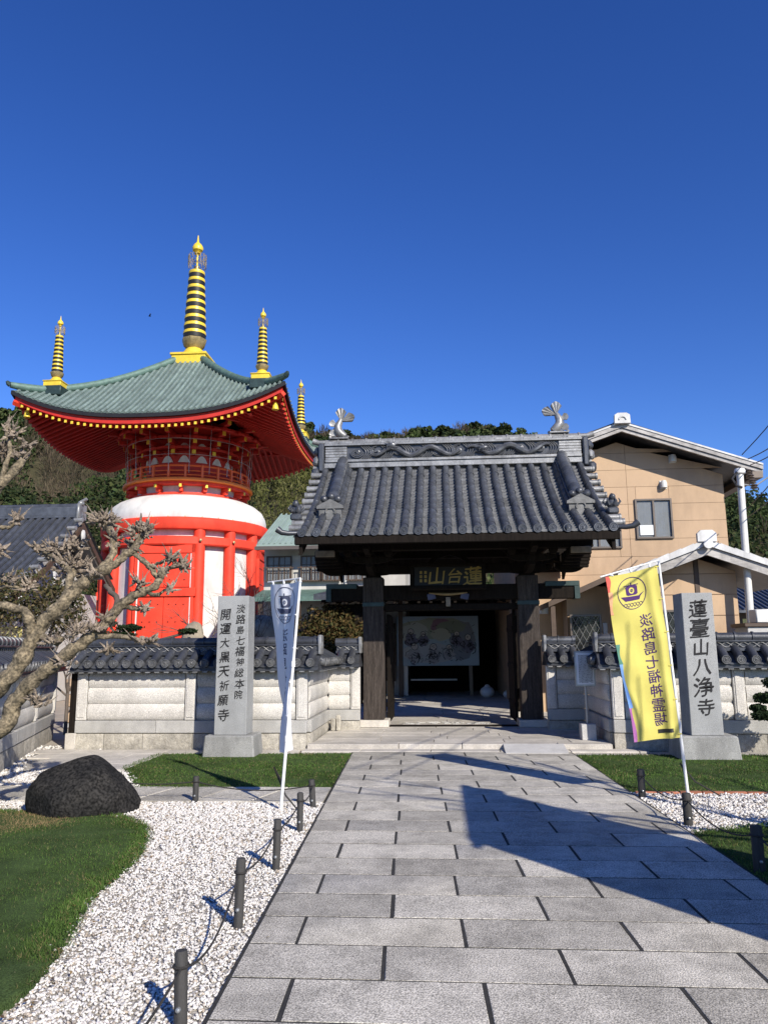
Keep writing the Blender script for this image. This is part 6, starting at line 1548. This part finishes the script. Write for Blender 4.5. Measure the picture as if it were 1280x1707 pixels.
q = PZ(1296, 1262); pine('dark clipped garden pine before the granite wall past the one-column stele', (q.x, 11.75, 0), [((-.28, 0, .62), (.16, .14, .07)), ((-.18, .05, .86), (.18, .15, .08)), ((-.05, 0, 1.08), (.18, .15, .09)), ((-.34, .02, .72), (.10, .1, .05)), ((.3, 0, .75), (.22, .2, .09)), ((.2, 0, 1.0), (.2, .2, .09))], -.1, 5)
q = PY(200, 1060, 16.4); pine('low dark pine showing above the wall before the pagoda door', (q.x, 16.4, 0), [((.0, 0, 1.95), (.42, .2, .09)), ((.22, 0, 2.10), (.30, .2, .08)), ((-.25, 0, 2.2), (.2, .2, .07)), ((1.45, .2, 2.02), (.22, .15, .06))], .1, 6)
# ---- things standing right of the frame that throw the shadows on the path
nb = thing('notice_board', 'roofed timber notice board standing beyond the turf right of the path', 'notice board', (3.35, 3.66, 0))
for yy in (-1.15, 1.15): MB().box(-.08, .08, yy-.08, yy+.08, 0, 3.05, b=.008).build('post', 'wood_dark', nb)
MB().box(-.05, .05, -1.20, 1.20, .05, 3.0, b=.006).build('panel', 'grey_wood', nb)
for sg in (-1, 1):
    MB().prism([(0, 3.20), (sg*.20, 3.06), (sg*.20, 3.0), (0, 3.12)], -1.27, 1.27, 'y').build('roof', 'copper_green', nb, smooth=False)
MB().tube([(0, -1.30, 3.22), (0, 1.30, 3.22)], .05, 8).build('ridge', 'copper_green', nb)
bare_tree('bare_tree', 'leafless garden tree standing beyond the turf right of the path', (5.75, 3.3, 0), 6.6, 2, .085, seed=41, spread=.32)
shrub('round_shrub', 'clipped evergreen shrub on the turf right of the path', 'shrub', [((3.9, 6.2, .55), (.55, .55, .5)), ((4.6, 6.0, .6), (.6, .6, .55))], n=3000, size=.04, cols=G_HEDGE)

# ================================================================== wooded hill
random.seed(3); np.random.seed(3)
ridge_px = [(-900, 760), (-400, 720), (-120, 690), (0, 690), (60, 694), (130, 702), (300, 705), (400, 708), (480, 716), (520, 724), (560, 730), (612, 738), (640, 734), (680, 727), (760, 721), (820, 722), (880, 735), (950, 752), (1080, 800), (1250, 893), (1300, 890), (1500, 905), (1900, 960)]
RYD = 150.0
rp_ = [PY(x, y, RYD) for x, y in ridge_px]; rX = np.array([p.x for p in rp_]); rZ = np.array([p.z for p in rp_])
def hill_z(X, Y):
    h = np.interp(X, rX, rZ)-1.3
    t_ = np.clip((Y-58)/(RYD-58), 0, 1); s_ = t_**.85
    z = h*s_*np.clip(Y/RYD, 0, 1)**.15+1.5*np.sin(X*.13+Y*.05)*s_*(1-t_)+1.2*np.sin(X*.07-Y*.11)*s_*(1-t_)
    return np.where(Y > RYD, h*np.clip(1-(Y-RYD)/120, 0, 1), z)
gx = np.linspace(-150, 130, 90); gy = np.concatenate([np.linspace(56, 150, 44), np.linspace(158, 270, 8)])
GX, GY = np.meshgrid(gx, gy); GZ = hill_z(GX, GY)-.1; V = np.stack([GX, GY, GZ], -1).reshape(-1, 3)
nx = len(gx); ii = np.array([(j*nx+i, j*nx+i+1, (j+1)*nx+i+1, (j+1)*nx+i) for j in range(len(gy)-1) for i in range(nx-1)])
struct(obj('hill', fast_mesh('hill', V, ii, 'hill_soil')))
EVER = np.array([[.030, .048, .014], [.040, .058, .018], [.022, .038, .014], [.05, .06, .02]])
BROWN = np.array([[.10, .075, .045], [.085, .065, .045], [.12, .095, .06], [.07, .06, .035]])
BAMB = np.array([[.10, .105, .028], [.085, .095, .025], [.12, .115, .04]])
OCHRE = np.array([[.13, .085, .025], [.10, .07, .025], [.09, .08, .03]])
def forest():
    VV, FF, CC = [], [], []; off = 0; cnt = 0
    y = 57.0
    while y < 156:
        step = 2.7+.022*(y-57) if y < 122 else 2.9; x = -.62*y-8
        while x < .50*y+8:
            xx = x+random.uniform(-1.2, 1.2); yy = y+random.uniform(-1.0, 1.0); x += step*1.12
            pxx = 640+F_PX*((xx+.0735*yy)/yy)
            if 950 < pxx < 1150 or pxx > 1420 or pxx < -140: continue
            z = float(hill_z(np.array([xx]), np.array([yy]))[0]); hgt = (z-1.6)/yy
            t_ = (yy-58)/92; rnd = mnoise.noise(Vector((xx*.045, yy*.045, 2.0)))+random.uniform(-.22, .22)
            if 395 < pxx < 640 and t_ < .62: kind = 'bam'
            elif t_ < .25: kind = 'och' if rnd > .12 else ('bro' if rnd > -.12 else 'ev')
            elif t_ < .60: kind = 'bro' if rnd > .14 else 'ev'
            else: kind = 'ev' if rnd < .30 else 'bro'
            far = .62 if yy > 122 else 1.0
            h = random.uniform(4.0, 6.5)*(1.15 if kind == 'bam' else 1.0)*far
            sc = .16+.0027*(yy-57)
            if kind == 'ev':
                n = 240; nl = random.randint(3, 5); P = []
                for l in range(nl):
                    c = np.array([xx+random.uniform(-1, 1)*1.1, yy+random.uniform(-1, 1), z+h*random.uniform(.45, .85)]); P.append(ell(c, (1.5*far, 1.5*far, 1.25*far), .75)(n//nl))
                P = np.concatenate(P); cols = EVER*random.uniform(.6, 1.6); s_ = sc*1.15
            elif kind == 'och': n = 200; P = ell((xx, yy, z+1.0), (1.9, 1.7, 1.3), .6)(n); cols = OCHRE*random.uniform(.7, 1.2); s_ = sc*.95
            elif kind == 'bam':
                n = 190; u = np.random.rand(n)**.7; a = np.random.uniform(0, 6.28, n); rad = .25+1.0*np.sin(np.pi*np.clip(u, .1, .97))*np.random.rand(n)
                P = np.stack([xx+rad*np.cos(a)+.5*u*u, yy+rad*np.sin(a), z+h*u*1.05], 1); cols = BAMB*random.uniform(.7, 1.25); s_ = sc*1.0
            else:
                n = 190; d = np.random.normal(size=(n, 3)); d[:, 2] = np.abs(d[:, 2])*1.1; d /= np.linalg.norm(d, axis=1)[:, None]
                P = np.array([xx, yy, z+h*.30])+d*(np.random.rand(n, 1)**.5)*np.array([2.0, 2.0, h*.62]); cols = BROWN*random.uniform(.6, 1.3); s_ = sc*.95
            n = len(P); a = np.random.normal(size=(n, 3)); b = np.random.normal(size=(n, 3))
            if kind == 'bro': a = (P-np.array([xx, yy, z+h*.1])); a += np.random.normal(size=(n, 3))*.5
            if kind == 'bam': a[:, 2] -= 1.2
            a /= np.linalg.norm(a, axis=1)[:, None]; b -= a*(a*b).sum(1)[:, None]; b /= np.linalg.norm(b, axis=1)[:, None]
            ss = (s_*np.random.uniform(.6, 1.3, n))[:, None]; asp = .16 if kind == 'bro' else (.32 if kind == 'bam' else .62)
            lon = 1.9 if kind == 'bro' else (1.3 if kind == 'bam' else 1.0)
            VV.append(np.stack([P-a*ss*lon, P-b*ss*asp, P+a*ss*lon, P+b*ss*asp], 1).reshape(-1, 3)); FF.append(np.arange(n*4).reshape(-1, 4)+off); off += n*4
            CC.append(np.repeat(cols[np.random.randint(0, len(cols), n)]*np.random.uniform(.65, 1.3, (n, 1)), 4, 0)); cnt += 1
        y += step*.85
    return np.concatenate(VV), np.concatenate(FF), np.concatenate(CC), cnt
V, Fc, C, cnt = forest()
print('forest trees', cnt, 'quads', len(Fc))
tag(obj('forest', fast_mesh('forest', V, Fc, 'foliage', C)), 'mixed winter woodland covering the hill behind the temple', 'forest', kind='stuff')
# a few trees on the slope that stand out one by one
random.seed(9)
for k, (px_, py_, Y_, h_, lb) in enumerate(((105, 815, 72, 7.5, 'broad leafless tree on the slope left of the pagoda dome'), (60, 845, 66, 5.5, 'slim pale leafless tree above the hall roof'))):
    q = PY(px_, py_, Y_); z = float(hill_z(np.array([q.x]), np.array([q.y]))[0]); bare_tree('bare_tree', lb, (q.x, q.y, z), h_, 4, .13, seed=60+k, spread=.7, material='bark_pale')
b = PY(250, 527, 60); bd = MB(); bd.tube([(-.12, 0, 0), (0, 0, .0), (.12, 0, 0)], [.02, .05, .01], 6)
for sy in (-1, 1): bd.add([(-.06, 0, .02), (.06, 0, .02), (.03, sy*.30, .12), (-.05, sy*.30, .12), (-.06, 0, .0), (.06, 0, .0), (.03, sy*.30, .11), (-.05, sy*.30, .11)], [(0, 1, 2, 3), (7, 6, 5, 4), (0, 4, 5, 1), (2, 6, 7, 3), (1, 5, 6, 2), (3, 7, 4, 0)])
tag(bd.build('bird', 'black_iron', None, b, rz=.6), 'tiny dark bird flying in the clear sky beside the spire', 'bird')
